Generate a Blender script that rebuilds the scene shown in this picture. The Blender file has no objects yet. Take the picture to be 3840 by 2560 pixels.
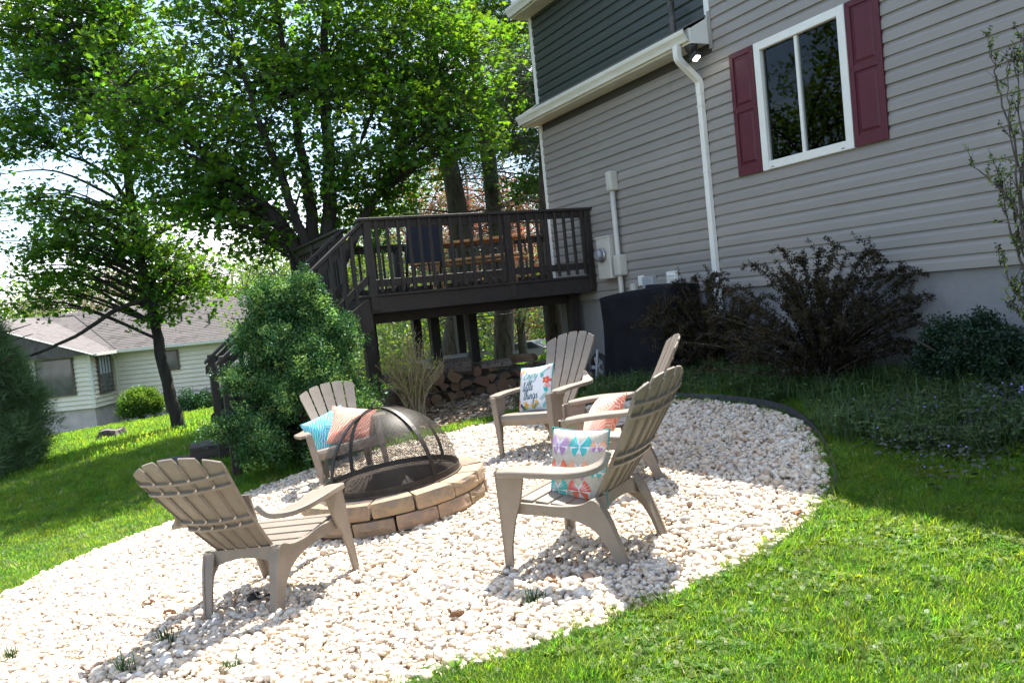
import bpy, bmesh, math, random
import numpy as np
from mathutils import Vector, Matrix, noise as mnoise
RAD = math.radians
random.seed(11)
rng = np.random.default_rng(11)
sc = bpy.context.scene
col = sc.collection

# ------------------------------------------------------------------ camera, world, sun, exposure
FPX, PW, PH = 3100.0, 3840.0, 2560.0          # focal length in photo pixels, photo size
ROLL, PITCH = RAD(5.8), RAD(-2.92)
_f = np.array([0, math.cos(PITCH), math.sin(PITCH)])
_r = np.array([1.0, 0, 0])
_u = np.cross(_r, _f)
CR = math.cos(ROLL) * _r - math.sin(ROLL) * _u
CU = math.sin(ROLL) * _r + math.cos(ROLL) * _u
camd = bpy.data.cameras.new('camera')
camd.sensor_width = 36.0
camd.lens = FPX / PW * 36.0
camd.clip_start, camd.clip_end = 0.05, 2000
cam = bpy.data.objects.new('camera', camd)
col.objects.link(cam)
cam.matrix_world = Matrix(((CR[0], CU[0], -_f[0], 0), (CR[1], CU[1], -_f[1], 0), (CR[2], CU[2], -_f[2], 0), (0, 0, 0, 1)))
sc.camera = cam

SUN_AZ, SUN_EL = RAD(22.0), RAD(61.0)          # azimuth measured from +Y towards +X
world = bpy.data.worlds.new('World')
sc.world = world
world.use_nodes = True
wn = world.node_tree
wn.nodes.clear()
_sky = wn.nodes.new('ShaderNodeTexSky')
_sky.sky_type = 'NISHITA'
_sky.sun_disc = False
_sky.sun_elevation = SUN_EL
_sky.sun_rotation = SUN_AZ
_sky.air_density, _sky.dust_density, _sky.ozone_density = 1.0, 1.0, 1.5
_geo = wn.nodes.new('ShaderNodeTexCoord')
_map = wn.nodes.new('ShaderNodeMapping'); _map.inputs['Scale'].default_value = (1.0, 1.0, 2.4)
_cl = wn.nodes.new('ShaderNodeTexNoise'); _cl.inputs['Scale'].default_value = 2.6; _cl.inputs['Detail'].default_value = 7
_cr = wn.nodes.new('ShaderNodeValToRGB')
_cr.color_ramp.elements[0].position, _cr.color_ramp.elements[1].position = 0.53, 0.68
_mx = wn.nodes.new('ShaderNodeMix'); _mx.data_type = 'RGBA'
_mx.inputs['B'].default_value = (9.5, 9.8, 10.2, 1)
_bg = wn.nodes.new('ShaderNodeBackground'); _bg.inputs["Strength"].default_value = 0.115
_wo = wn.nodes.new('ShaderNodeOutputWorld')
L = wn.links.new
L(_geo.outputs['Generated'], _map.inputs['Vector']); L(_map.outputs[0], _cl.inputs['Vector'])
L(_cl.outputs['Fac'], _cr.inputs['Fac']); L(_cr.outputs['Color'], _mx.inputs['Factor'])
L(_sky.outputs['Color'], _mx.inputs['A']); L(_mx.outputs['Result'], _bg.inputs['Color']); L(_bg.outputs[0], _wo.inputs['Surface'])

sund = bpy.data.lights.new('sun', 'SUN')
sund.energy, sund.angle, sund.color = 5.0, RAD(0.53), (1.0, 0.95, 0.86)
sun = bpy.data.objects.new('sun', sund)
col.objects.link(sun)
_L = Vector((math.sin(SUN_AZ) * math.cos(SUN_EL), math.cos(SUN_AZ) * math.cos(SUN_EL), math.sin(SUN_EL)))
sun.rotation_euler = _L.to_track_quat('Z', 'Y').to_euler()
sun.location = _L * 60

sc.view_settings.view_transform = 'Standard'
sc.view_settings.look = 'None'
sc.view_settings.exposure = 1.7
sc.view_settings.gamma = 1.0
sc.view_settings.use_curve_mapping = False
cy = sc.cycles
cy.max_bounces, cy.diffuse_bounces, cy.glossy_bounces, cy.transmission_bounces, cy.transparent_max_bounces = 7, 4, 2, 4, 10
cy.use_denoising = True
cy.caustics_reflective = cy.caustics_refractive = False

# ------------------------------------------------------------------ projection helpers: a photo pixel and a distance give a point
def ray(x, y):
    v = _f + (x - PW / 2) / FPX * CR - (y - PH / 2) / FPX * CU
    return v / v[1]
def at(x, y, Y):
    return ray(x, y) * Y
HA = RAD(26.6)                                   # house frame: n into the wall, d along the wall away from the camera
HN = np.array([math.cos(HA), math.sin(HA), 0.0])
HD = np.array([-math.sin(HA), math.cos(HA), 0.0])
WALL = 6.358
def nd(n, d, z=0.0):
    return HN * n + HD * d + np.array([0, 0, z])

# ------------------------------------------------------------------ terrain height
def near_h(x, y):
    Y = y - 6
    return -1.3858 + .1063 * x + .0141 * Y + .0068 * Y * Y + .0158 * x * Y
_cp = []
for _x in np.arange(-4.0, 2.1, 1.0):
    for _y in np.arange(3.0, 8.6, 1.1):
        _cp.append((_x, _y, near_h(_x, _y)))
def _ndc(n, d, z):
    p = nd(n, d); _cp.append((p[0], p[1], z))
for n_, d_, z_ in [(6.3, 2.5, -.90), (6.3, 4.0, -.97), (6.3, 5.4, -1.05), (6.3, 7.3, -1.12), (6.3, 8.7, -1.17), (6.3, 10.2, -1.2),
                   (3.45, 10.7, -1.36), (4.3, 10.7, -1.32), (5.3, 10.7, -1.27), (9, 4, -.8), (9, 8, -1.0), (6.3, 13, -1.2), (4.0, 13, -1.3)]:
    _ndc(n_, d_, z_)
_cp += [(0, 0, -1.45), (2.6, 1.5, -1.16), (-3, 1.0, -1.75), (-1.1, 14, -1.28), (.55, 17, -1.42), (1.4, 17, -1.1), (3.4, 17, -.9), (0, 24, -2.1), (0, 32, -3.0), (0, 55, -4.4),
        (5, 55, -4.2), (-7.4, 15, -1.95), (-7.05, 17, -2.0), (-3.3, 9.3, -1.72), (-5.5, 9.5, -1.95), (-8, 8, -2.25), (-6, 4, -2.05), (-12, 14, -2.6), (-19.3, 38, -3.98), (-25, 38, -4.5),
        (-13.5, 40, -3.75), (-8, 40, -3.6), (-13, 28, -2.95), (-10, 22, -2.4), (7, 1, -.8), (12, 0, -.7), (10, 20, -.8), (-40, 30, -6), (-40, 5, -4.5), (40, 60, -5), (-40, 80, -7), (0, 100, -7), (40, 10, 0), (20, -15, -1), (-20, -15, -3), (60, 120, -7), (-60, 120, -8)]
_cp = np.array(_cp)
def _tps(r2):
    return np.where(r2 > 1e-9, .5 * r2 * np.log(np.maximum(r2, 1e-9)), 0)
_N = len(_cp)
_K = _tps(((_cp[:, None, :2] - _cp[None, :, :2]) ** 2).sum(-1)) + np.eye(_N) * 0.02
_Pm = np.concatenate([np.ones((_N, 1)), _cp[:, :2]], 1)
_A = np.zeros((_N + 3, _N + 3)); _A[:_N, :_N] = _K; _A[:_N, _N:] = _Pm; _A[_N:, :_N] = _Pm.T
_sol = np.linalg.solve(_A, np.concatenate([_cp[:, 2], np.zeros(3)]))
def H(x, y):
    x = np.asarray(x, float); y = np.asarray(y, float)
    xc = np.clip(x, -70, 70); yc = np.clip(y, -25, 130)
    r2 = (xc[..., None] - _cp[:, 0]) ** 2 + (yc[..., None] - _cp[:, 1]) ** 2
    return _tps(r2) @ _sol[:_N] + _sol[_N] + _sol[_N + 1] * xc + _sol[_N + 2] * yc
def gp(px, py):                                   # where a photo pixel's sight line meets the ground
    v = ray(px, py)
    t = np.arange(2.0, 90, .05)
    P = v[None] * t[:, None]
    below = P[:, 2] < H(P[:, 0], P[:, 1])
    i = int(np.argmax(below)) if below.any() else len(t) - 1
    return P[i]

# ------------------------------------------------------------------ mesh builder
class MB:
    def __init__(s):
        s.v, s.f, s.m = [], [], []
    def add(s, vs, fs, mi=0):
        b = len(s.v)
        s.v += [tuple(float(c) for c in p) for p in vs]
        s.f += [tuple(b + i for i in f) for f in fs]
        s.m += [mi] * len(fs)
        return s
    def box(s, c, size, M=None, mi=0):
        vs = [Vector((x * size[0] / 2, y * size[1] / 2, z * size[2] / 2)) for x in (-1, 1) for y in (-1, 1) for z in (-1, 1)]
        if M is not None: vs = [M @ v for v in vs]
        vs = [v + Vector(c) for v in vs]
        return s.add(vs, [(0, 1, 3, 2), (4, 6, 7, 5), (0, 4, 5, 1), (2, 3, 7, 6), (0, 2, 6, 4), (1, 5, 7, 3)], mi)
    def bb(s, a, b, mi=0):
        lo, hi = np.minimum(a, b), np.maximum(a, b)
        return s.box((lo + hi) / 2, hi - lo, None, mi)
    def beam(s, a, b, w, h, up=(0, 0, 1), mi=0):
        a, b = Vector(a), Vector(b); d = (b - a); l = d.length; d.normalize()
        x = d.cross(Vector(up)); x.normalize(); u = x.cross(d)
        M = Matrix((x, d, u)).transposed()
        return s.box((a + b) / 2, (w, l, h), M, mi)
    def prism(s, poly, ext, mi=0):                 # poly: list of 3-D points in a plane, ext: extrusion vector
        n = len(poly); e = Vector(ext)
        vs = [Vector(p) for p in poly] + [Vector(p) + e for p in poly]
        fs = [tuple(range(n))[::-1], tuple(range(n, 2 * n))] + [(i, (i + 1) % n, n + (i + 1) % n, n + i) for i in range(n)]
        return s.add(vs, fs, mi)
    def tube(s, path, radii, n=6, cap=True, flat=None, mi=0):
        P = [Vector(p) for p in path]
        if not hasattr(radii, '__len__'): radii = [radii] * len(P)
        vs, fs = [], []
        ref = Vector((0.13, 0.21, 1))
        for i, p in enumerate(P):
            t = (P[min(i + 1, len(P) - 1)] - P[max(i - 1, 0)])
            if t.length < 1e-9: t = Vector((0, 0, 1))
            t.normalize()
            if abs(t.dot(ref.normalized())) > .95: rr = Vector((1, 0.1, 0))
            else: rr = ref
            x = t.cross(rr).normalized(); y = t.cross(x)
            for k in range(n):
                a = 2 * math.pi * k / n
                vs.append(p + (x * math.cos(a) + y * math.sin(a)) * radii[i])
        for i in range(len(P) - 1):
            for k in range(n):
                k2 = (k + 1) % n
                fs.append((i * n + k, i * n + k2, (i + 1) * n + k2, (i + 1) * n + k))
        if cap:
            fs.append(tuple(range(n))[::-1]); fs.append(tuple((len(P) - 1) * n + k for k in range(n)))
        return s.add(vs, fs, mi)
    def grid(s, fn, nu, nv, cu=False, cv=False, mi=0):
        vs = [fn(i / (nu if cu else nu - 1), j / (nv if cv else nv - 1)) for i in range(nu) for j in range(nv)]
        fs = []
        for i in range(nu if cu else nu - 1):
            for j in range(nv if cv else nv - 1):
                i2, j2 = (i + 1) % nu, (j + 1) % nv
                fs.append((i * nv + j, i2 * nv + j, i2 * nv + j2, i * nv + j2))
        return s.add(vs, fs, mi)
    def lathe(s, prof, n=24, mi=0):
        return s.grid(lambda u, v: (lambda p: (p[0] * math.cos(2 * math.pi * u), p[0] * math.sin(2 * math.pi * u), p[1]))(prof[int(round(v * (len(prof) - 1)))]), n, len(prof), cu=True, mi=mi)
    def mesh(s, name, mats, smooth=False):
        me = bpy.data.meshes.new(name)
        me.from_pydata(s.v, [], s.f)
        for m in (mats if isinstance(mats, (list, tuple)) else [mats]):
            me.materials.append(m)
        if any(s.m): me.polygons.foreach_set('material_index', s.m)
        if smooth: me.polygons.foreach_set('use_smooth', [True] * len(me.polygons))
        me.update()
        return me
    def build(s, name, mats, parent=None, smooth=False, bevel=0, seg=1, solid=0):
        me = s.mesh(name, mats, smooth)
        bm = bmesh.new(); bm.from_mesh(me)
        if bevel: bmesh.ops.bevel(bm, geom=bm.edges[:], offset=bevel, segments=seg, affect='EDGES', profile=.6, clamp_overlap=True)
        bmesh.ops.recalc_face_normals(bm, faces=bm.faces)
        bm.to_mesh(me); bm.free()
        return link(name, me, parent)
def link(name, me, parent=None):
    o = bpy.data.objects.new(name, me)
    col.objects.link(o)
    if parent is not None: o.parent = parent
    return o
def tag(o, label=None, cat=None, group=None, kind=None):
    if label: o['label'] = label
    if cat: o['category'] = cat
    if group: o['group'] = group
    if kind: o['kind'] = kind
    return o
def empty(name, loc=(0, 0, 0), rz=0.0):
    o = bpy.data.objects.new(name, None)
    o.empty_display_size = .1
    col.objects.link(o)
    o.location = tuple(float(c) for c in loc); o.rotation_euler = (0, 0, rz)
    return o
def copy_tree(o, parent=None):
    c = o.copy(); col.objects.link(c); c.parent = parent
    for ch in list(o.children): copy_tree(ch, c)
    return c

# ------------------------------------------------------------------ materials
def mat(name, base, rough=.6, var=None, scale=8.0, detail=4.0, bump=0.0, bscale=None, metal=0.0, rand=0.0, spec=.5, coords='Object', stretch=None, pos=(.35, .65), transl=None, coat=0, rhue=0.0):
    m = bpy.data.materials.new(name); m.use_nodes = True
    t = m.node_tree; N, Lk = t.nodes, t.links.new
    b = N['Principled BSDF']; out = N['Material Output']
    b.inputs['Roughness'].default_value = rough; b.inputs['Metallic'].default_value = metal
    b.inputs['Specular IOR Level'].default_value = spec
    if coat: b.inputs['Coat Weight'].default_value = coat
    tc = N.new('ShaderNodeTexCoord'); vec = tc.outputs[coords]
    if stretch:
        mp = N.new('ShaderNodeMapping'); mp.inputs['Scale'].default_value = stretch; Lk(vec, mp.inputs['Vector']); vec = mp.outputs[0]
    colr = None
    if var is not None:
        nz = N.new('ShaderNodeTexNoise'); nz.inputs['Scale'].default_value = scale; nz.inputs['Detail'].default_value = detail
        Lk(vec, nz.inputs['Vector'])
        cr = N.new('ShaderNodeValToRGB')
        cr.color_ramp.elements[0].position, cr.color_ramp.elements[1].position = pos
        cr.color_ramp.elements[0].color = (*base, 1)
        vv = var if isinstance(var, list) else [var]
        cr.color_ramp.elements[1].color = (*vv[-1], 1)
        for i, c in enumerate(vv[:-1]):
            e = cr.color_ramp.elements.new(pos[0] + (pos[1] - pos[0]) * (i + 1) / len(vv)); e.color = (*c, 1)
        Lk(nz.outputs['Fac'], cr.inputs['Fac']); colr = cr.outputs['Color']
    if rand or rhue:
        oi = N.new('ShaderNodeObjectInfo')
        hs = N.new('ShaderNodeHueSaturation')
        mr = N.new('ShaderNodeMapRange'); mr.inputs['To Min'].default_value = 1 - rand; mr.inputs['To Max'].default_value = 1 + rand
        Lk(oi.outputs['Random'], mr.inputs['Value']); Lk(mr.outputs[0], hs.inputs['Value'])
        if rhue:
            ml = N.new('ShaderNodeMath'); ml.operation = 'MULTIPLY'; ml.inputs[1].default_value = 7.31; Lk(oi.outputs['Random'], ml.inputs[0])
            fr = N.new('ShaderNodeMath'); fr.operation = 'FRACT'; Lk(ml.outputs[0], fr.inputs[0])
            m2 = N.new('ShaderNodeMapRange'); m2.inputs['To Min'].default_value = .5 - rhue; m2.inputs['To Max'].default_value = .5 + rhue
            Lk(fr.outputs[0], m2.inputs['Value']); Lk(m2.outputs[0], hs.inputs['Hue'])
        if colr: Lk(colr, hs.inputs['Color'])
        else: hs.inputs['Color'].default_value = (*base, 1)
        colr = hs.outputs['Color']
    if colr: Lk(colr, b.inputs['Base Color'])
    else: b.inputs['Base Color'].default_value = (*base, 1)
    if bump:
        nb = N.new('ShaderNodeTexNoise'); nb.inputs['Scale'].default_value = bscale or scale * 4; nb.inputs['Detail'].default_value = 5
        Lk(vec, nb.inputs['Vector'])
        bp = N.new('ShaderNodeBump'); bp.inputs['Strength'].default_value = 1.0; bp.inputs['Distance'].default_value = bump
        Lk(nb.outputs['Fac'], bp.inputs['Height']); Lk(bp.outputs[0], b.inputs['Normal'])
    if transl:                                     # (weight, colour) light through a leaf
        tr = N.new('ShaderNodeBsdfTranslucent'); ms = N.new('ShaderNodeMixShader'); ms.inputs[0].default_value = transl[0]
        if colr:
            mm = N.new('ShaderNodeMix'); mm.data_type = 'RGBA'; mm.blend_type = 'MULTIPLY'; mm.inputs['Factor'].default_value = 1
            Lk(colr, mm.inputs['A']); mm.inputs['B'].default_value = (*transl[1], 1); Lk(mm.outputs['Result'], tr.inputs['Color'])
        else: tr.inputs['Color'].default_value = (*[a * c for a, c in zip(base, transl[1])], 1)
        Lk(b.outputs[0], ms.inputs[1]); Lk(tr.outputs[0], ms.inputs[2]); Lk(ms.outputs[0], out.inputs['Surface'])
    return m

# ------------------------------------------------------------------ scatter: leaves, pebbles and grass as instances on the points of one mesh
def proto_collection(name, meshes):
    c = bpy.data.collections.new(name)
    for i, me in enumerate(meshes):
        c.objects.link(bpy.data.objects.new('%s_%02d' % (name, i), me))
    return c
def scatter(name, P, rot, scl, protos, parent=None, idx=None):
    P = np.asarray(P, np.float32); n = len(P)
    me = bpy.data.meshes.new(name)
    me.vertices.add(n); me.vertices.foreach_set('co', P.ravel())
    a = me.attributes.new('rot', 'FLOAT_VECTOR', 'POINT'); a.data.foreach_set('vector', np.asarray(rot, np.float32).ravel())
    scl = np.asarray(scl, np.float32)
    if scl.ndim == 1: scl = np.repeat(scl[:, None], 3, 1)
    a = me.attributes.new('scl', 'FLOAT_VECTOR', 'POINT'); a.data.foreach_set('vector', scl.ravel())
    k = len(protos.objects)
    a = me.attributes.new('idx', 'INT', 'POINT'); a.data.foreach_set('value', (rng.integers(0, k, n) if idx is None else np.asarray(idx)).astype(np.int32))
    me.update()
    o = link(name, me, parent)
    t = bpy.data.node_groups.new(name, 'GeometryNodeTree')
    t.interface.new_socket('Geometry', in_out='INPUT', socket_type='NodeSocketGeometry')
    t.interface.new_socket('Geometry', in_out='OUTPUT', socket_type='NodeSocketGeometry')
    gi, go = t.nodes.new('NodeGroupInput'), t.nodes.new('NodeGroupOutput')
    ip = t.nodes.new('GeometryNodeInstanceOnPoints')
    ci = t.nodes.new('GeometryNodeCollectionInfo'); ci.inputs['Collection'].default_value = protos
    ci.inputs['Separate Children'].default_value = True; ci.inputs['Reset Children'].default_value = True
    ip.inputs['Pick Instance'].default_value = True
    def na(nm, ty):
        q = t.nodes.new('GeometryNodeInputNamedAttribute'); q.data_type = ty; q.inputs['Name'].default_value = nm
        return [s for s in q.outputs if s.enabled and s.name == 'Attribute'][0]
    t.links.new(gi.outputs[0], ip.inputs['Points']); t.links.new(ci.outputs[0], ip.inputs['Instance'])
    t.links.new(na('idx', 'INT'), ip.inputs['Instance Index']); t.links.new(na('rot', 'FLOAT_VECTOR'), ip.inputs['Rotation'])
    t.links.new(na('scl', 'FLOAT_VECTOR'), ip.inputs['Scale']); t.links.new(ip.outputs[0], go.inputs[0])
    md = o.modifiers.new('scatter', 'NODES'); md.node_group = t
    o['kind'] = 'stuff'
    return o

# ================================================================== the ground
GC, GR = np.array([-0.95, 6.05]), 3.0                 # centre and radius of the gravel circle
def g_edge(a):                                        # slightly wandering outline
    da = np.arctan2(np.sin(a + 1.1), np.cos(a + 1.1))
    return GR + .05 * np.sin(3 * a + 1) + .03 * np.sin(7 * a) + .14 * np.exp(-(da / .65) ** 2)
def in_gravel(x, y, grow=0.0):
    dx, dy = x - GC[0], y - GC[1]
    return np.hypot(dx, dy) < g_edge(np.arctan2(dy, dx)) + grow
def to_nd(x, y):
    return x * HN[0] + y * HN[1], x * HD[0] + y * HD[1]
def in_mulch(x, y):
    n, d = to_nd(x, y)
    return (n > 2.75 + .12 * np.sin(d * 3)) & (d > 8.5 + .15 * np.sin(n * 4)) & (d < 15.5) & (n < 7.5) & ~in_gravel(x, y, .42)
def in_bed(x, y):                                     # planting bed along the house wall
    n, d = to_nd(x, y)
    return (n > 5.3 + .15 * np.sin(d * 2.3)) & (d > 2.0) & (d <= 8.7) & (n < 7.5)
def in_house(x, y):
    n, d = to_nd(x, y)
    return (n > 6.3) & (d < 11.05)
def camera_sees(P, m=60):
    d = P @ _f
    x = PW / 2 + FPX * (P @ CR) / np.maximum(d, .01); y = PH / 2 - FPX * (P @ CU) / np.maximum(d, .01)
    return (d > .3) & (x > -m) & (x < PW + m) & (y > -m) & (y < PH + m)

M_LAWN = mat('lawn_soil', (.018, .036, .010), .9, [(.028, .058, .012), (.04, .05, .016)], 1.6, 8, .02, 30)
def axis(a, b, lo, hi, fine, far):
    c = list(np.arange(lo, hi + 1e-6, fine)); st = fine
    x = hi
    while x < b: st *= 1.25; x += st; c.append(min(x, b))
    st = fine; x = lo; l = []
    while x > a: st *= 1.25; x -= st; l.append(max(x, a))
    return np.array(l[::-1] + c)
gx, gy = axis(-220, 220, -9, 7, .2, 1), axis(-60, 320, 0, 18, .2, 1)
XX, YY = np.meshgrid(gx, gy, indexing='ij')
ZZ = H(XX.ravel(), YY.ravel()).reshape(XX.shape)
m = MB(); nx, ny = XX.shape
m.v = [tuple(p) for p in np.stack([XX.ravel(), YY.ravel(), ZZ.ravel()], 1).tolist()]
m.f = [(i * ny + j, (i + 1) * ny + j, (i + 1) * ny + j + 1, i * ny + j + 1) for i in range(nx - 1) for j in range(ny - 1)]
m.m = [0] * len(m.f)
tag(link('lawn_ground', m.mesh('lawn_ground', M_LAWN, True)), kind='structure')

def sheet(name, mask, lo, hi, step, lift, mt):
    xs, ys = np.arange(lo[0], hi[0], step), np.arange(lo[1], hi[1], step)
    X, Y = np.meshgrid(xs, ys, indexing='ij'); k = mask(X, Y)
    Z = H(X.ravel(), Y.ravel()).reshape(X.shape) + lift
    q = MB(); q.v = np.stack([X.ravel(), Y.ravel(), Z.ravel()], 1).tolist(); b = len(ys)
    q.f = [(i * b + j, (i + 1) * b + j, (i + 1) * b + j + 1, i * b + j + 1) for i in range(len(xs) - 1) for j in range(b - 1) if k[i, j] and k[i + 1, j] and k[i + 1, j + 1] and k[i, j + 1]]
    q.m = [0] * len(q.f)
    return tag(link(name, q.mesh(name, mt, True)), kind='structure')
M_MULCH = mat('mulch', (.05, .035, .022), .95, [(.13, .095, .06), (.2, .16, .11)], 26, 8, .03, 60)
sheet('mulch_ground', in_mulch, (-5, 7), (5, 16), .1, .006, M_MULCH)
M_BED = mat('bed_soil', (.018, .014, .010), .95, [(.035, .027, .018), (.03, .042, .014)], 14, 8, .03, 50)
sheet('planting_bed', in_bed, (0, 1), (8, 12), .1, .006, M_BED)
M_GBASE = mat('gravel_base', (.42, .36, .28), .9, [(.6, .54, .45), (.3, .25, .19)], 40, 6, .02, 90)
q = MB()
q.grid(lambda u, v: (lambda x, y: (x, y, float(H(x, y)) + .012))(GC[0] + v * (g_edge(u * 2 * math.pi) - .02) * math.cos(u * 2 * math.pi), GC[1] + v * (g_edge(u * 2 * math.pi) - .02) * math.sin(u * 2 * math.pi)), 72, 16, cu=True)
tag(q.build('gravel_ground', M_GBASE, None, True), kind='structure')

# ---- white river pebbles
def pebble_mat():
    m = mat('pebble', (.5, .5, .5), .55, rand=0)
    t = m.node_tree; N, Lk = t.nodes, t.links.new; b = N['Principled BSDF']
    oi = N.new('ShaderNodeObjectInfo'); cr = N.new('ShaderNodeValToRGB'); e = cr.color_ramp.elements
    e[0].position, e[0].color = 0, (.68, .63, .55, 1); e[1].position, e[1].color = 1, (.34, .22, .15, 1)
    for p, c in [(.26, (.66, .57, .45)), (.46, (.60, .46, .31)), (.58, (.68, .62, .53)), (.70, (.56, .42, .27)), (.80, (.62, .50, .38)), (.90, (.42, .39, .36)), (.96, (.36, .24, .15))]:
        q = e.new(p); q.color = (*c, 1)
    Lk(oi.outputs['Random'], cr.inputs['Fac'])
    tc = N.new('ShaderNodeTexCoord'); nz = N.new('ShaderNodeTexNoise'); nz.inputs['Scale'].default_value = 55; nz.inputs['Detail'].default_value = 5
    Lk(tc.outputs['Object'], nz.inputs['Vector'])
    mr = N.new('ShaderNodeMapRange'); mr.inputs['From Min'].default_value = .3; mr.inputs['From Max'].default_value = .7; mr.inputs['To Min'].default_value = .78; mr.inputs['To Max'].default_value = 1.08
    Lk(nz.outputs['Fac'], mr.inputs['Value'])
    mm = N.new('ShaderNodeMix'); mm.data_type = 'RGBA'; mm.blend_type = 'MULTIPLY'; mm.inputs['Factor'].default_value = 1
    Lk(cr.outputs['Color'], mm.inputs['A']); Lk(mr.outputs[0], mm.inputs['B']); Lk(mm.outputs['Result'], b.inputs['Base Color'])
    return m
M_PEB = pebble_mat()
pm = []
for i in range(9):
    bm = bmesh.new(); bmesh.ops.create_icosphere(bm, subdivisions=2, radius=1)
    sx, sy, sz = random.uniform(.8, 1.35), random.uniform(.65, 1.0), random.uniform(.5, .8)
    off = Vector((i * 7.1, 3.3 * i, 1.7))
    for v in bm.verts:
        k = 1 + .34 * mnoise.noise(v.co * 1.2 + off) + .17 * mnoise.noise(v.co * 2.4 + off)
        v.co = Vector((v.co.x * sx, v.co.y * sy, v.co.z * sz)) * k * .0165
    me = bpy.data.meshes.new('pebble'); bm.to_mesh(me); bm.free(); me.materials.append(M_PEB)
    me.polygons.foreach_set('use_smooth', [True] * len(me.polygons)); pm.append(me)
PEB = proto_collection('pebble_kinds', pm)
n = 76000
a, r = rng.uniform(0, 2 * np.pi, n), np.sqrt(rng.uniform(0, 1, n))
rr = r * (g_edge(a) - .03)
x, y = GC[0] + rr * np.cos(a), GC[1] + rr * np.sin(a)
P = np.stack([x, y, H(x, y) + .012 + rng.uniform(0.004, .026, n)], 1)
keep = (np.hypot(x - GC[0], y - 6.0) > .6) & camera_sees(P, 250)
P = P[keep]; n = len(P)
sz = np.clip(rng.lognormal(-.17, .36, n), .4, 2.4)
tag(scatter('river_gravel', P, np.stack([rng.uniform(-.6, .6, n), rng.uniform(-.6, .6, n), rng.uniform(0, 6.28, n)], 1), sz, PEB),
    'white and tan river pebbles covering the round fire pit patch', 'gravel', kind='stuff')

# ---- black plastic edging round the gravel
M_EDGE = mat('edging', (.012, .012, .013), .55, (.03, .03, .03), 20)
q = MB()
def edge_fn(u, v):
    a = u * 2 * math.pi; R0 = float(g_edge(a)) + [-.008, -.008, .012, .012][int(round(v * 3))]
    x, y = GC[0] + R0 * math.cos(a), GC[1] + R0 * math.sin(a); t = .5 + .5 * math.cos(a - RAD(28)); 
    return (x, y, float(H(x, y)) + ([-.05, 1, 1, -.05][int(round(v * 3))] if int(round(v * 3)) in (0, 3) else .012 + .075 * t ** 4 + .008 * math.sin(9 * a)))
q.grid(edge_fn, 160, 4, cu=True)
tag(q.build('garden_edging', M_EDGE, None, True), 'black plastic edging strip around the white gravel circle', 'edging')

# ---- grass
def blade_mesh(nb, spread, hmin, hmax, w, mt, seed, lean=.5, broad=0):
    r = random.Random(seed); q = MB()
    for _ in range(nb):
        a, d = r.uniform(0, 6.28), spread * math.sqrt(r.random()); x, y = d * math.cos(a), d * math.sin(a)
        h = r.uniform(hmin, hmax); b = r.uniform(0, 6.28); le = r.uniform(.1, lean) * h * 1.3
        dx, dy = math.cos(b), math.sin(b); px, py = -dy * w / 2, dx * w / 2
        if r.random() < .5: px, py = dx * w / 2 * .6 + px * .6, dy * w / 2 * .6 + py * .6
        m1 = (x + dx * le * .35, y + dy * le * .35, h * .6); tp = (x + dx * le, y + dy * le, h)
        q.add([(x - px, y - py, -.01), (x + px, y + py, -.01), (m1[0] + px * .85, m1[1] + py * .85, m1[2]), (m1[0] - px * .85, m1[1] - py * .85, m1[2]), tp], [(0, 1, 2, 3), (3, 2, 4)])
    for _ in range(broad):                           # clover and small weed leaves
        a, d = r.uniform(0, 6.28), spread * math.sqrt(r.random()); x, y = d * math.cos(a), d * math.sin(a); h = r.uniform(hmin * .5, hmax * .7); s = r.uniform(.006, .012)
        tz = r.uniform(-.4, .4); 
        for k in range(3):
            b = k * 2.09 + a; cx, cyy = x + math.cos(b) * s, y + math.sin(b) * s
            q.add([(cx + s * .9 * math.cos(t + b), cyy + s * .9 * math.sin(t + b), h + tz * s * math.cos(t)) for t in (0, 1.26, 2.5, 3.77, 5.0)], [(0, 1, 2, 3, 4)])
    return q.mesh('grass_tuft', mt)
M_GR = [mat('grass_blade_a', (.080, .178, .024), .5, rand=.35, rhue=.025, transl=(.66, (2.2, 1.95, .9)), spec=.5),
        mat('grass_blade_b', (.120, .208, .026), .5, rand=.3, rhue=.03, transl=(.66, (2.15, 1.9, .9)), spec=.5),
        mat('clover_leaf', (.08, .18, .022), .6, rand=.3, rhue=.02, transl=(.55, (2.0, 1.7, .8)), spec=.2),
        mat('dry_grass', (.34, .30, .13), .7, rand=.3)]
fine = proto_collection('grass_fine', [blade_mesh(34, .05, .02, .055, .0034, M_GR[0], 1, .9), blade_mesh(30, .05, .02, .05, .0036, M_GR[1], 2, 1.0), blade_mesh(34, .05, .025, .06, .0034, M_GR[0], 3, .8),
                                       blade_mesh(8, .05, .02, .045, .0036, M_GR[2], 4, .8, 12), blade_mesh(22, .05, .03, .075, .003, M_GR[1], 5, .8, 3), blade_mesh(10, .05, .015, .05, .0028, M_GR[3], 6, 1.2)])
mid = proto_collection('grass_mid', [blade_mesh(26, .11, .03, .09, .005, M_GR[3], 14, 1.0), blade_mesh(50, .11, .04, .10, .005, M_GR[1], 15, .8), blade_mesh(60, .11, .03, .07, .006, M_GR[0], 11, .9), blade_mesh(56, .11, .03, .065, .0065, M_GR[1], 12, .9), blade_mesh(40, .11, .03, .07, .006, M_GR[0], 13, .8, 14)])
coarse = proto_collection('grass_coarse', [blade_mesh(60, .28, .04, .08, .016, M_GR[0], 21, .8), blade_mesh(60, .28, .04, .08, .016, M_GR[1], 22, .8)])
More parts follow.
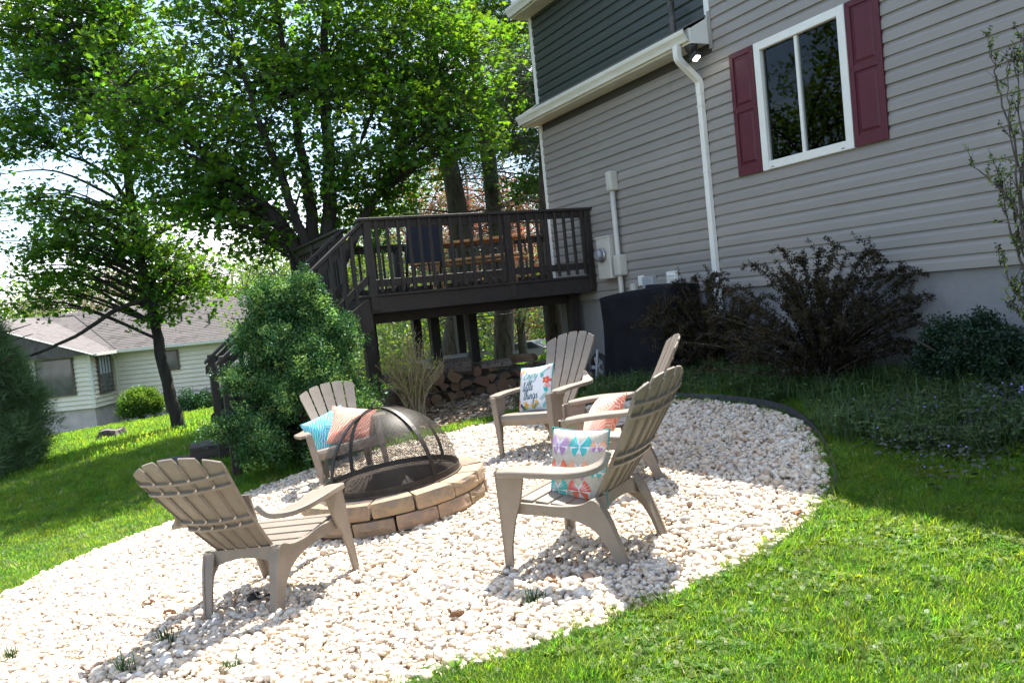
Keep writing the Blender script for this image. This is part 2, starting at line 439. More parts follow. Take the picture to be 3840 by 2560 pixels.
def grass_pts(nn, xr, yr, keepfn):
    x, y = rng.uniform(*xr, nn), rng.uniform(*yr, nn)
    k = keepfn(x, y) & ~in_house(x, y) & ~in_gravel(x, y, .02) & ~in_mulch(x, y)
    x, y = x[k], y[k]; P = np.stack([x, y, H(x, y)], 1); P = P[camera_sees(P, 120)]
    return P
def grass(name, P, protos, s0, s1, label, idx=None):
    n = len(P)
    return tag(scatter(name, P, np.stack([rng.normal(0, .12, n), rng.normal(0, .12, n), rng.uniform(0, 6.28, n)], 1), rng.uniform(s0, s1, n), protos, idx=idx), label, 'grass', kind='stuff')
Pn = grass_pts(42000, (-1, 5.5), (1.6, 7.2), lambda x, y: (to_nd(x, y)[0] < 6.2))
_nz = np.array([mnoise.noise(Vector((p[0] * 1.6, p[1] * 1.6, 0))) + .5 * mnoise.noise(Vector((p[0] * 5, p[1] * 5, 3))) for p in Pn])
_u = rng.random(len(Pn))
ix = np.where(_u < .06, 5, np.where(_nz > .22, np.where(_u < .5, 3, 4), np.where(_nz < -.2, np.where(_u < .6, 1, 2), rng.integers(0, 5, len(Pn)))))
grass('lawn_grass', Pn, fine, .75, 1.25, 'short green lawn beside the gravel towards the house', ix)
Pm = grass_pts(26000, (-10, 4), (5.5, 13), lambda x, y: (x < -1) | (y > 7.0))
_u = rng.random(len(Pm)); grass('lawn_grass', Pm, mid, .6, 1.25, 'green lawn sloping down behind the gravel, dappled by tree shade', np.where(_u < .05, 0, np.where(_u < .14, 1, rng.integers(2, 5, len(Pm)))))
Pf = grass_pts(26000, (-24, 3), (13, 37), lambda x, y: x < 2)
grass('lawn_grass', Pf, coarse, .7, 1.2, 'far lawn in front of the cream neighbouring house')
# taller fringe along the edging, and tufts that came up through the stones
n = 3200; a = rng.uniform(0, 6.28, n); d = np.abs(rng.normal(0, .05, n)); w = np.where(np.cos(a - RAD(-65)) > .55, 1, .5)
rr = g_edge(a) + .0 + d * np.where(rng.random(n) < .3, -1.0, 1); x, y = GC[0] + rr * np.cos(a), GC[1] + rr * np.sin(a)
P = np.stack([x, y, H(x, y)], 1); k = (rng.random(n) < w) & ~in_mulch(x, y)
P = P[k]; grass('edge_grass', P, fine, .7, 1.5, 'longer grass blades leaning over the gravel edging')
M_TUFT = mat('tuft_blade', (.03, .08, .015), .45, rand=.3, transl=(.3, (1.4, 1.3, .8)))
for (px, py, s) in [(630, 2440, 1.0), (470, 2545, 1.0), (2010, 2290, .8), (870, 2540, .7), (40, 2500, .9), (1150, 1945, .7), (2480, 2300, .6)]:
    g0 = gp(px, py); q = MB(); rd = random.Random(px)
    for _ in range(46):
        b = rd.uniform(0, 6.28); h = rd.uniform(.05, .13) * s; le = rd.uniform(.02, .11) * s; x0, y0 = rd.gauss(0, .02), rd.gauss(0, .02); dx, dy = math.cos(b), math.sin(b); w = .0022
        q.add([(x0 + dy * w, y0 - dx * w, 0), (x0 - dy * w, y0 + dx * w, 0), (x0 + dx * le * .4 - dy * w, y0 + dy * le * .4 + dx * w, h * .7), (x0 + dx * le * .4 + dy * w, y0 + dy * le * .4 - dx * w, h * .7), (x0 + dx * le * 1.2, y0 + dy * le * 1.2, h * .85)], [(0, 1, 2, 3), (3, 2, 4)])
    o = q.build('grass_tuft', M_TUFT); o.location = g0 + np.array([0, 0, .02])
    tag(o, 'small dark grass tuft growing up through the white pebbles', 'grass tuft', 'grass tufts in the gravel')
# weeds and ground cover in the bed along the wall
M_WEED = mat('weed_leaf', (.055, .105, .03), .55, rand=.4, rhue=.02, transl=(.35, (1.4, 1.3, .8)))
weed = proto_collection('weed_kinds', [blade_mesh(22, .07, .05, .14, .005, M_WEED, 31, .7, 16), blade_mesh(26, .07, .05, .16, .0045, M_WEED, 32, .7, 8)])
x, y = rng.uniform(0, 6.5, 9000), rng.uniform(3, 11, 9000); nn_, dd_ = to_nd(x, y)
k = (nn_ > 4.3) & (nn_ < 6.3) & (dd_ > 2) & (dd_ < 8.9) & ~in_gravel(x, y, .1) & (rng.random(9000) < .30 + .7 * (np.sin(x * 3.1) * np.sin(y * 2.7) > -.1))
P = np.stack([x, y, H(x, y)], 1)[k]; n = len(P)
tag(scatter('bed_weeds', P, np.stack([rng.normal(0, .15, n), rng.normal(0, .15, n), rng.uniform(0, 6.28, n)], 1), rng.uniform(.8, 1.7, n), weed), 'low weeds and grass in the shaded bed along the house', 'weeds', kind='stuff')
M_VIN = mat('groundcover_leaf', (.018, .028, .014), .5, rand=.3); M_VFL = mat('violet_flower', (.28, .22, .62), .6, rand=.2)
def vinca(seed):
    r = random.Random(seed); q = MB()
    for _ in range(26):
        x, y, z, s, b = r.gauss(0, .05), r.gauss(0, .05), r.uniform(.01, .09), r.uniform(.008, .014), r.uniform(0, 6.28)
        q.add([(x + s * math.cos(b + t) * (1.6 if i % 2 else 1), y + s * math.sin(b + t), z + s * .5 * math.cos(t)) for i, t in enumerate((0, 1.57, 3.14, 4.71))], [(0, 1, 2, 3)])
    for _ in range(1):
        x, y, z, s = r.gauss(0, .05), r.gauss(0, .05), r.uniform(.08, .11), .007
        q.add([(x + s * math.cos(t), y + s * math.sin(t) * .5, z + s * math.sin(t) * .8) for t in np.linspace(0, 6.28, 6)[:-1]], [(0, 1, 2, 3, 4)], 1)
    return q.mesh('groundcover', [M_VIN, M_VFL])
vin = proto_collection('groundcover_kinds', [vinca(1), vinca(2), vinca(3)])
c0 = gp(3790, 1560); x, y = rng.normal(c0[0], .42, 650), rng.normal(c0[1], .36, 650); k = ~in_house(x, y) & (to_nd(x, y)[0] < 6.2) & ~in_gravel(x, y, .15)
P = np.stack([x, y, H(x, y)], 1)[k]; n = len(P)
tag(scatter('violet_groundcover', P, np.stack([rng.normal(0, .2, n), rng.normal(0, .2, n), rng.uniform(0, 6.28, n)], 1), rng.uniform(.8, 1.3, n), vin), 'dark trailing ground cover with tiny violet flowers', 'ground cover', kind='stuff')
# bark chips and dead leaves on the mulch
M_CHIP = [mat('bark_chip', (.16, .115, .07), .9, rand=.5, rhue=.02), mat('dead_leaf', (.34, .24, .14), .8, rand=.45, rhue=.02), mat('pale_chip', (.38, .32, .24), .9, rand=.3)]
def chips(seed, mt):
    r = random.Random(seed); q = MB()
    for _ in range(7):
        q.box((r.gauss(0, .04), r.gauss(0, .04), r.uniform(.004, .02)), (r.uniform(.02, .05), r.uniform(.008, .022), .004), Matrix.Rotation(r.uniform(0, 6.28), 3, 'Z') @ Matrix.Rotation(r.uniform(-.5, .5), 3, 'X'))
    return q.mesh('chips', mt)
chipc = proto_collection('chip_kinds', [chips(i, M_CHIP[i % 3]) for i in range(6)])
x, y = rng.uniform(-3.5, 4, 9000), rng.uniform(7.5, 15, 9000); P = np.stack([x, y, H(x, y) + .006], 1)[in_mulch(x, y) & (y < 14)]; n = len(P)
tag(scatter('bark_mulch', P, np.stack([rng.normal(0, .2, n), rng.normal(0, .2, n), rng.uniform(0, 6.28, n)], 1), rng.uniform(.7, 1.4, n), chipc), 'bark chips and dead leaves on the ground before the deck', 'mulch', kind='stuff')

# ================================================================== adirondack chairs
M_CHAIR = mat('chair_resin', (.215, .178, .143), .50, [(.198, .163, .130), (.228, .19, .153)], 7, 7, .0012, 160, spec=.4, rand=.05)
BOT, TOP_ = np.array([-.47, .305]), np.array([-.925, .915])     # (y, z) of the back's centre line, bottom and top
def back_pt(u, t, off=0.0):                        # u -1..1 across, t 0..1 up; off = distance towards the sitter
    w = .172 + .132 * t ** 1.05
    c = BOT + (TOP_ - BOT) * t
    bow = .05 * math.sin(math.pi * t) * .35
    dy, dz = (TOP_ - BOT) / np.linalg.norm(TOP_ - BOT)
    ny, nz = dz, -dy                                # towards the front
    o = off + .03 * u * u * (.4 + .6 * t) - bow
    return (u * w, c[0] + ny * o, c[1] + nz * o)
def top_t(u):
    return 1.0 - .13 * abs(u) ** 2.2
chair = empty('adirondack_chair')
us = np.linspace(-1, 1, 6)
for i in range(5):
    u0, u1 = us[i] + .026, us[i + 1] - .026
    q = MB(); nt, T = 9, .011
    cols = [u0, u0 + .03, (u0 + u1) / 2, u1 - .03, u1]
    def shell(off, flip):
        vs = []
        for j in range(nt + 1):
            for k, u in enumerate(cols):
                tt = top_t((u0 + u1) / 2 + (u - (u0 + u1) / 2) * .9)
                if k in (0, 4): tt -= .042
                vs.append(back_pt(u, tt * j / nt, off))
        return vs
    A, B = shell(0, 0), shell(-T, 1); n5 = len(cols); b = len(A)
    fs = [(j * n5 + k, j * n5 + k + 1, (j + 1) * n5 + k + 1, (j + 1) * n5 + k) for j in range(nt) for k in range(n5 - 1)]
    fs += [tuple(b + x for x in f)[::-1] for f in fs]
    for j in range(nt): fs += [(j * n5, (j + 1) * n5, b + (j + 1) * n5, b + j * n5), ((j + 1) * n5 - 1, b + (j + 1) * n5 - 1, b + (j + 2) * n5 - 1, (j + 2) * n5 - 1)]
    for k in range(n5 - 1): fs += [(nt * n5 + k, nt * n5 + k + 1, b + nt * n5 + k + 1, b + nt * n5 + k), (k, b + k, b + k + 1, k + 1)]
    q.add(A + B, fs)
    for (ua, ub) in ((u0, u0 + .018), (u1 - .018, u1)):        # stiffening flanges on the rear edges
        pa = [back_pt(ua, top_t(ua) * .955 * j / nt, -.006) for j in range(nt + 1)]; pb = [back_pt(ub, top_t(ub) * .955 * j / nt, -.006) for j in range(nt + 1)]
        pc = [back_pt(ua, top_t(ua) * .955 * j / nt, -.019) for j in range(nt + 1)]; pd = [back_pt(ub, top_t(ub) * .955 * j / nt, -.019) for j in range(nt + 1)]
        n1 = nt + 1; f2 = []
        for j in range(nt):
            f2 += [(j, j + 1, 2 * n1 + j + 1, 2 * n1 + j), (n1 + j, 3 * n1 + j, 3 * n1 + j + 1, n1 + j + 1), (2 * n1 + j, 2 * n1 + j + 1, 3 * n1 + j + 1, 3 * n1 + j)]
        f2 += [(nt, n1 + nt, 3 * n1 + nt, 2 * n1 + nt)]
        q.add(pa + pb + pc + pd, f2)
    q.build('back_slat', M_CHAIR, chair, bevel=.0022)
for t0, t1, dep in ((.70, .722, .027), (.79, .812, .024), (.33, .352, .03), (.40, .422, .028), (.0, .06, .034)):   # moulded cross ribs behind the slats
    q = MB()
    nu = 13
    pts = []
    for i in range(nu):
        u = -.97 + 1.94 * i / (nu - 1); lim = top_t(u) * .97
        a_, b_ = min(t0, lim - .035 if t0 > .6 else t0), min(t1, lim if t0 > .6 else t1)
        pts += [back_pt(u, a_, -.008), back_pt(u, b_, -.008), back_pt(u, b_, -dep), back_pt(u, a_, -dep)]
    fs = []
    for i in range(nu - 1):
        for k in range(4): fs.append((i * 4 + k, (i + 1) * 4 + k, (i + 1) * 4 + (k + 1) % 4, i * 4 + (k + 1) % 4))
    fs += [(0, 1, 2, 3), tuple((nu - 1) * 4 + k for k in (3, 2, 1, 0))]
    q.add(pts, fs); q.build('back_rib', M_CHAIR, chair)
seat_prof = [(-.045, .285), (-.038, .345), (-.055, .374), (-.12, .376), (-.20, .362), (-.28, .345), (-.36, .330), (-.43, .318), (-.49, .312)]
segs = [(0, 3), (3, 4), (4, 5), (5, 6), (6, 7), (7, 8)]
for a_, b_ in segs:                                 # seat slats with open grooves between them; the front one rolls over as an apron
    q = MB(); pr = [Vector((0, y, z)) for y, z in seat_prof[a_:b_ + 1]]
    if b_ - a_ == 1:
        d = (pr[1] - pr[0]).normalized(); pr = [pr[0] + d * .006, pr[1] - d * .006]
    else: pr[-1] = pr[-1] + (pr[-2] - pr[-1]).normalized() * .006
    hw = lambda y: .236 + .07 * (y + .49) / .45 * .9
    vs, n = [], len(pr)
    for s in (-1, 1):
        for p in pr: vs.append((s * hw(p.y), p.y, p.z))
    for s in (-1, 1):
        for k, p in enumerate(pr):
            tn = (pr[min(k + 1, n - 1)] - pr[max(k - 1, 0)]).normalized(); nr = Vector((0, tn.z, -tn.y)) 
            vs.append((s * hw(p.y), p.y + nr.y * -.014, p.z + nr.z * .014 if nr.z < 0 else p.z - nr.z * .014))
    fs = []
    for k in range(n - 1):
        fs += [(k, k + 1, n + k + 1, n + k), (2 * n + k, 3 * n + k, 3 * n + k + 1, 2 * n + k + 1), (k, 2 * n + k, 2 * n + k + 1, k + 1), (n + k, n + k + 1, 3 * n + k + 1, 3 * n + k)]
    fs += [(0, n, 3 * n, 2 * n), (n - 1, 3 * n - 1, 4 * n - 1, 2 * n - 1)]
    q.add(vs, fs); q.build('front_apron' if b_ - a_ > 1 else 'seat_slat', M_CHAIR, chair, bevel=.003)
def spl(pts, n=6):                                  # Catmull-Rom through the points
    P = [np.array(p, float) for p in pts]; P = [2 * P[0] - P[1]] + P + [2 * P[-1] - P[-2]]; out = []
    for i in range(1, len(P) - 2):
        for k in range(n):
            t = k / n
            out.append(.5 * ((2 * P[i]) + (-P[i - 1] + P[i + 1]) * t + (2 * P[i - 1] - 5 * P[i] + 4 * P[i + 1] - P[i + 2]) * t * t + (-P[i - 1] + 3 * P[i] - 3 * P[i + 1] + P[i + 2]) * t ** 3))
    out.append(P[-2]); return out
for s in (-1, 1):
    # side rail that runs into the rear leg
    up = spl([(-.06, .368), (-.2, .348), (-.34, .328), (-.45, .328), (-.525, .348), (-.572, .27), (-.618, .12), (-.648, 0)])
    lo = spl([(-.592, 0), (-.552, .12), (-.495, .205), (-.40, .258), (-.28, .282), (-.15, .298), (-.06, .308)])
    xr = lambda y: s * (.226 + .086 * min(1, max(0, (y + .64) / .6)))
    q = MB()
    poly = up + lo; n = len(poly)
    vs = [(xr(p[0]) - s * .006, p[0], p[1]) for p in poly] + [(xr(p[0]) + s * .008, p[0], p[1]) for p in poly]
    # strips between upper and lower outline so that the faces stay planar enough
    m2 = min(len(up), len(lo)); ui = np.linspace(0, len(up) - 1, 28).round().astype(int); li = (len(lo) - 1 - np.linspace(0, len(lo) - 1, 28)).round().astype(int)
    U, Lw = [up[i] for i in ui], [lo[i] for i in li]; k = 28
    vs = []
    for off in (-.006, .008):
        vs += [(xr(p[0]) + s * off, p[0], p[1]) for p in U] + [(xr(p[0]) + s * off, p[0], p[1]) for p in Lw]
    fs = []
    for j in range(k - 1):
        fs += [(j, j + 1, k + j + 1, k + j), (2 * k + j, 3 * k + j, 3 * k + j + 1, 2 * k + j + 1), (j, 2 * k + j, 2 * k + j + 1, j + 1), (k + j, k + j + 1, 3 * k + j + 1, 3 * k + j)]
    fs += [(0, k, 3 * k, 2 * k), (k - 1, 3 * k - 1, 4 * k - 1, 2 * k - 1)]
    q.add(vs, fs)
    # rear flange of the leg: the channel wraps inwards behind it
    fl = [p for p in up if p[0] < -.52]; n = len(fl); vs = []
    for p in fl:
        wv = .06 - .025 * (1 - p[1] / .34)
        vs += [(xr(p[0]) + s * .008, p[0] + .002, p[1]), (xr(p[0]) - s * wv, p[0] + .012, p[1]), (xr(p[0]) - s * wv, p[0] + .024, p[1]), (xr(p[0]) + s * .006, p[0] + .016, p[1])]
    fs = [(i * 4 + k2, i * 4 + (k2 + 1) % 4, (i + 1) * 4 + (k2 + 1) % 4, (i + 1) * 4 + k2) for i in range(n - 1) for k2 in range(4)] + [(3, 2, 1, 0), tuple((n - 1) * 4 + k2 for k2 in range(4))]
    q.add(vs, fs)
    # top flange over the rail
    fl = [p for p in up if p[0] > -.53]; n = len(fl); vs = []
    for p in fl: vs += [(xr(p[0]) + s * .009, p[0], p[1]), (xr(p[0]) - s * .03, p[0], p[1] + .002), (xr(p[0]) - s * .03, p[0], p[1] - .008), (xr(p[0]) + s * .009, p[0], p[1] - .01)]
    fs = [(i * 4 + k2, i * 4 + (k2 + 1) % 4, (i + 1) * 4 + (k2 + 1) % 4, (i + 1) * 4 + k2) for i in range(n - 1) for k2 in range(4)] + [(3, 2, 1, 0), tuple((n - 1) * 4 + k2 for k2 in range(4))]
    q.add(vs, fs)
    q.build('rear_leg', M_CHAIR, chair)
    # front leg: a tapering plate with a front flange, from the arm down to a narrow foot
    q = MB()
    prof = [(.535, -.215, -.04), (.42, -.175, -.028), (.36, -.15, -.022), (.27, -.10, -.012), (.14, -.05, .004), (0, -.022, .022)]     # z, rear y, front y
    xo = lambda z: s * (.312 + .026 * z / .53)
    for wall in (0, 1):
        vs = []
        for z, ya, yb in prof:
            if wall == 0: vs += [(xo(z) - s * .006, ya, z), (xo(z) - s * .006, yb, z), (xo(z) + s * .008, yb, z), (xo(z) + s * .008, ya, z)]
            else:
                w_ = .05 if z > .3 else .03 + .02 * z / .3
                vs += [(xo(z) + s * .008, yb - .012, z), (xo(z) - s * w_, yb - .012, z), (xo(z) - s * w_, yb + .002, z), (xo(z) + s * .008, yb + .002, z)]
        n = len(prof)
        fs = [(i * 4 + k2, i * 4 + (k2 + 1) % 4, (i + 1) * 4 + (k2 + 1) % 4, (i + 1) * 4 + k2) for i in range(n - 1) for k2 in range(4)] + [(3, 2, 1, 0), tuple((n - 1) * 4 + k2 for k2 in range(4))]
        q.add(vs, fs)
    q.build('front_leg', M_CHAIR, chair)
    # arm: a wide board that narrows backwards and sweeps up into the outer back slat
    cl = spl([(.352, -.085, .545), (.362, -.20, .548), (.370, -.34, .542), (.362, -.47, .530), (.328, -.565, .528), (.275, -.625, .548), (.246, -.655, .60)], 4)
    wd = np.interp(np.linspace(0, 1, len(cl)), [0, .06, .3, .6, .8, 1], [.085, .125, .135, .115, .07, .03])
    q = MB(); vs = []
    for i, p in enumerate(cl):
        t = np.array(cl[min(i + 1, len(cl) - 1)]) - np.array(cl[max(i - 1, 0)]); t /= np.linalg.norm(t)
        sd = np.cross(t, (0, 0, 1)); sd /= np.linalg.norm(sd); up_ = np.cross(sd, t); f = i / (len(cl) - 1); th = .03
        for a_, b_ in ((-.5, .5), (.5, .5), (.5, -.5), (-.5, -.5)):
            p3 = np.array(p) + sd * a_ * wd[i] + up_ * b_ * th - np.array([0, 0, .015])
            vs.append((s * p3[0], p3[1], p3[2]))
    n = len(cl)
    fs = [(i * 4 + k2, i * 4 + (k2 + 1) % 4, (i + 1) * 4 + (k2 + 1) % 4, (i + 1) * 4 + k2) for i in range(n - 1) for k2 in range(4)] + [(3, 2, 1, 0), tuple((n - 1) * 4 + k2 for k2 in range(4))]
    q.add(vs, fs); q.build('arm', M_CHAIR, chair, bevel=.005)
q = MB()                                            # arched apron under the back
vs = []
for i in range(13):
    x = -.232 + .464 * i / 12; zl = .245 + .05 * (1 - (x / .232) ** 2)
    vs += [(x, -.495, .345), (x, -.525, .345), (x, -.53, zl), (x, -.50, zl)]
q.add(vs, [(i * 4 + k, i * 4 + (k + 1) % 4, (i + 1) * 4 + (k + 1) % 4, (i + 1) * 4 + k) for i in range(12) for k in range(4)] + [(3, 2, 1, 0), (48, 49, 50, 51)])
q.build('rear_apron', M_CHAIR, chair)

def frame_on_ground(x, y, yaw, lift=.0):
    e = .15
    gxx, gyy = (near_h(x + e, y) - near_h(x - e, y)) / (2 * e), (near_h(x, y + e) - near_h(x, y - e)) / (2 * e)
    n = Vector((-gxx, -gyy, 1)).normalized(); f = Vector((math.sin(RAD(yaw)), math.cos(RAD(yaw)), 0)); f = (f - n * f.dot(n)).normalized(); r = f.cross(n)
    o = Vector((x, y, near_h(x, y))) + n * lift
    return Matrix(((r.x, f.x, n.x, o.x), (r.y, f.y, n.y, o.y), (r.z, f.z, n.z, o.z), (0, 0, 0, 1)))
CH = {'A': (-1.301, 4.758, 20.5), 'E': (.053, 4.43, -55.3), 'B': (.052, 6.876, -137.2), 'C': (.30, 5.684, -83.9), 'D': (-1.542, 7.541, 161.8)}
LAB = {'A': 'empty taupe plastic adirondack chair with no cushion, its back turned to the lawn', 'E': 'taupe adirondack chair holding the butterfly pillow',
       'B': 'taupe adirondack chair holding the white lettered pillow, before the covered grill', 'C': 'taupe adirondack chair with one coral pillow, half hidden behind the butterfly pillow chair',
       'D': 'taupe adirondack chair with a blue and a coral pillow, in front of the yew'}
CM = {}
for i, k in enumerate('AEBCD'):
    o = chair if i == 0 else copy_tree(chair)
    CM[k] = frame_on_ground(*CH[k], lift=.012); o.matrix_world = CM[k]
    tag(o, LAB[k], 'chair', 'adirondack chairs around the fire pit')

# ================================================================== pillows
def leaf_print(name, c0, c1, line):
    m = mat(name, c0, .8)
    t = m.node_tree; N, Lk = t.nodes, t.links.new; b = N['Principled BSDF']; b.inputs['Sheen Weight'].default_value = .3
    tc = N.new('ShaderNodeTexCoord')
    def lines(rot, sc_, dist):
        mp = N.new('ShaderNodeMapping'); mp.inputs['Rotation'].default_value = (0, 0, rot); Lk(tc.outputs['Object'], mp.inputs['Vector'])
        w = N.new('ShaderNodeTexWave'); w.inputs['Scale'].default_value = sc_; w.inputs['Distortion'].default_value = dist; w.inputs['Detail'].default_value = 1.5; w.inputs['Detail Scale'].default_value = 1.2
        Lk(mp.outputs[0], w.inputs['Vector']); r = N.new('ShaderNodeValToRGB'); r.color_ramp.elements[0].position = .80; r.color_ramp.elements[1].position = .92; Lk(w.outputs['Fac'], r.inputs['Fac']); return r.outputs['Color']
    a, c = lines(.5, 14, 6.0), lines(2.0, 16, 7.0)
    vo = N.new('ShaderNodeTexVoronoi'); vo.inputs['Scale'].default_value = 6.5; Lk(tc.outputs['Object'], vo.inputs['Vector'])
    sp = N.new('ShaderNodeSeparateColor'); Lk(vo.outputs['Color'], sp.inputs[0]); st = N.new('ShaderNodeMath'); st.operation = 'GREATER_THAN'; st.inputs[1].default_value = .5; Lk(sp.outputs[0], st.inputs[0])
    mx = N.new('ShaderNodeMix'); mx.data_type = 'RGBA'; Lk(st.outputs[0], mx.inputs['Factor']); Lk(a, mx.inputs['A']); Lk(c, mx.inputs['B'])
    m2 = N.new('ShaderNodeMix'); m2.data_type = 'RGBA'; m2.inputs['A'].default_value = (*c0, 1); m2.inputs['B'].default_value = (*c1, 1); Lk(sp.outputs[1], m2.inputs['Factor'])
    m3 = N.new('ShaderNodeMix'); m3.data_type = 'RGBA'; Lk(mx.outputs['Result'], m3.inputs['Factor']); Lk(m2.outputs['Result'], m3.inputs['A']); m3.inputs['B'].default_value = (*line, 1)
    Lk(m3.outputs['Result'], b.inputs['Base Color'])
    return m
M_TEAL = leaf_print('teal_leaf_fabric', (.05, .42, .50), (.08, .54, .62), (.62, .80, .82))
M_CORAL = leaf_print('coral_leaf_fabric', (.66, .17, .10), (.74, .26, .17), (.85, .58, .46))
M_WHITEF = mat('white_fabric', (.74, .75, .76), .85, (.69, .70, .71), 30, 4, .0012, 300)
M_LINEN = mat('linen_fabric', (.50, .46, .38), .9, (.43, .39, .32), 90, 5, .001, 500)
M_PIPE = mat('teal_piping', (.03, .26, .25), .8)
INK = {k: mat('print_' + k, c, .85) for k, c in {'navy': (.02, .085, .14), 'grey': (.32, .38, .42), 'halo': (.70, .66, .68), 'orange': (.72, .13, .035), 'teal': (.02, .42, .40), 'violet': (.36, .17, .34), 'plum': (.10, .055, .085), 'peach': (.75, .36, .20),
                                                        'yellow': (.72, .46, .07), 'green': (.10, .22, .06), 'red': (.66, .10, .08), 'pink': (.75, .38, .38), 'seafoam': (.13, .40, .36), 'mauve': (.50, .30, .48)}.items()}
PA, PT = .21, .075
def pil(s, t, side=1, lift=0.0):
    x = PA * s * (1 - .075 * (1 - t * t)); y = PA * t * (1 - .075 * (1 - s * s))
    z = PT * (max(0, (1 - abs(s) ** 2.6)) * max(0, (1 - abs(t) ** 2.6))) ** .5
    z += .006 * mnoise.noise(Vector((s * 2.2, t * 2.2, side * 3))) * (1 - max(abs(s), abs(t)) ** 4)
    return (x, y, side * (z + lift))
def make_pillow(name, fabric, piping, label):
    root = empty(name)
    q = MB(); n = 25
    for sd in (1, -1):
        q.grid(lambda u, v: pil(2 * u - 1, 2 * v - 1, sd), n, n)
    bm_o = q.build('cover', fabric, root, True)
    bm = bmesh.new(); bm.from_mesh(bm_o.data); bmesh.ops.remove_doubles(bm, verts=bm.verts, dist=.0005); bmesh.ops.recalc_face_normals(bm, faces=bm.faces); bm.to_mesh(bm_o.data); bm.free()
    if piping:
        ed = [(-1 + 2 * i / 20, -1) for i in range(20)] + [(1, -1 + 2 * i / 20) for i in range(20)] + [(1 - 2 * i / 20, 1) for i in range(20)] + [(-1, 1 - 2 * i / 20) for i in range(21)]
        MB().tube([pil(*e) for e in ed], .0042, 6).build('piping', piping, root, True)
    tag(root, label, 'pillow', 'outdoor pillows on the chairs')
    return root
def put(root, chairM, c, nrm, spin=0.0):
    Z = Vector(nrm).normalized(); up = Vector((0, 0, 1)); Y = (up - Z * up.dot(Z)).normalized(); X = Y.cross(Z)
    Rm = Matrix.Rotation(spin, 3, Z); X, Y = Rm @ X, Rm @ Y
    M = Matrix(((X.x, Y.x, Z.x, c[0]), (X.y, Y.y, Z.y, c[1]), (X.z, Y.z, Z.z, c[2]), (0, 0, 0, 1)))
    root.matrix_world = chairM @ M
class Prt(MB):                                       # flat print pressed onto the pillow's face
    def poly(s, pts, lift=.0016, mi=0):
        c = np.mean(np.array(pts), 0); n = len(pts)
        ring2 = [c + (np.array(p) - c) * .5 for p in pts]
        V = [pil(c[0], c[1], 1, lift)] + [pil(p[0], p[1], 1, lift) for p in ring2] + [pil(p[0], p[1], 1, lift) for p in pts]
        s.add(V, [(0, 1 + i, 1 + (i + 1) % n) for i in range(n)] + [(1 + i, 1 + n + i, 1 + n + (i + 1) % n, 1 + (i + 1) % n) for i in range(n)], mi)
    def stroke(s, pts, w0, w1=None, lift=.0018, mi=0):
        P = [np.array(p, float) for p in pts]; V = []
        for i, p in enumerate(P):
            t = P[min(i + 1, len(P) - 1)] - P[max(i - 1, 0)]; t /= max(1e-9, np.linalg.norm(t)); nn = np.array([-t[1], t[0]])
            down = max(0, -t[1]); w = w0 * (.55 + .75 * down)        # brush pen: heavy on the downstroke
            V += [pil(*(p + nn * w), 1, lift), pil(*(p - nn * w), 1, lift)]
        s.add(V, [(2 * i, 2 * i + 1, 2 * i + 3, 2 * i + 2) for i in range(len(P) - 1)], mi)
def ell(cx, cy, a, b, rot=0, n=10):
    return [(cx + a * math.cos(t) * math.cos(rot) - b * math.sin(t) * math.sin(rot), cy + a * math.cos(t) * math.sin(rot) + b * math.sin(t) * math.cos(rot)) for t in np.linspace(0, 6.2832, n + 1)[:-1]]
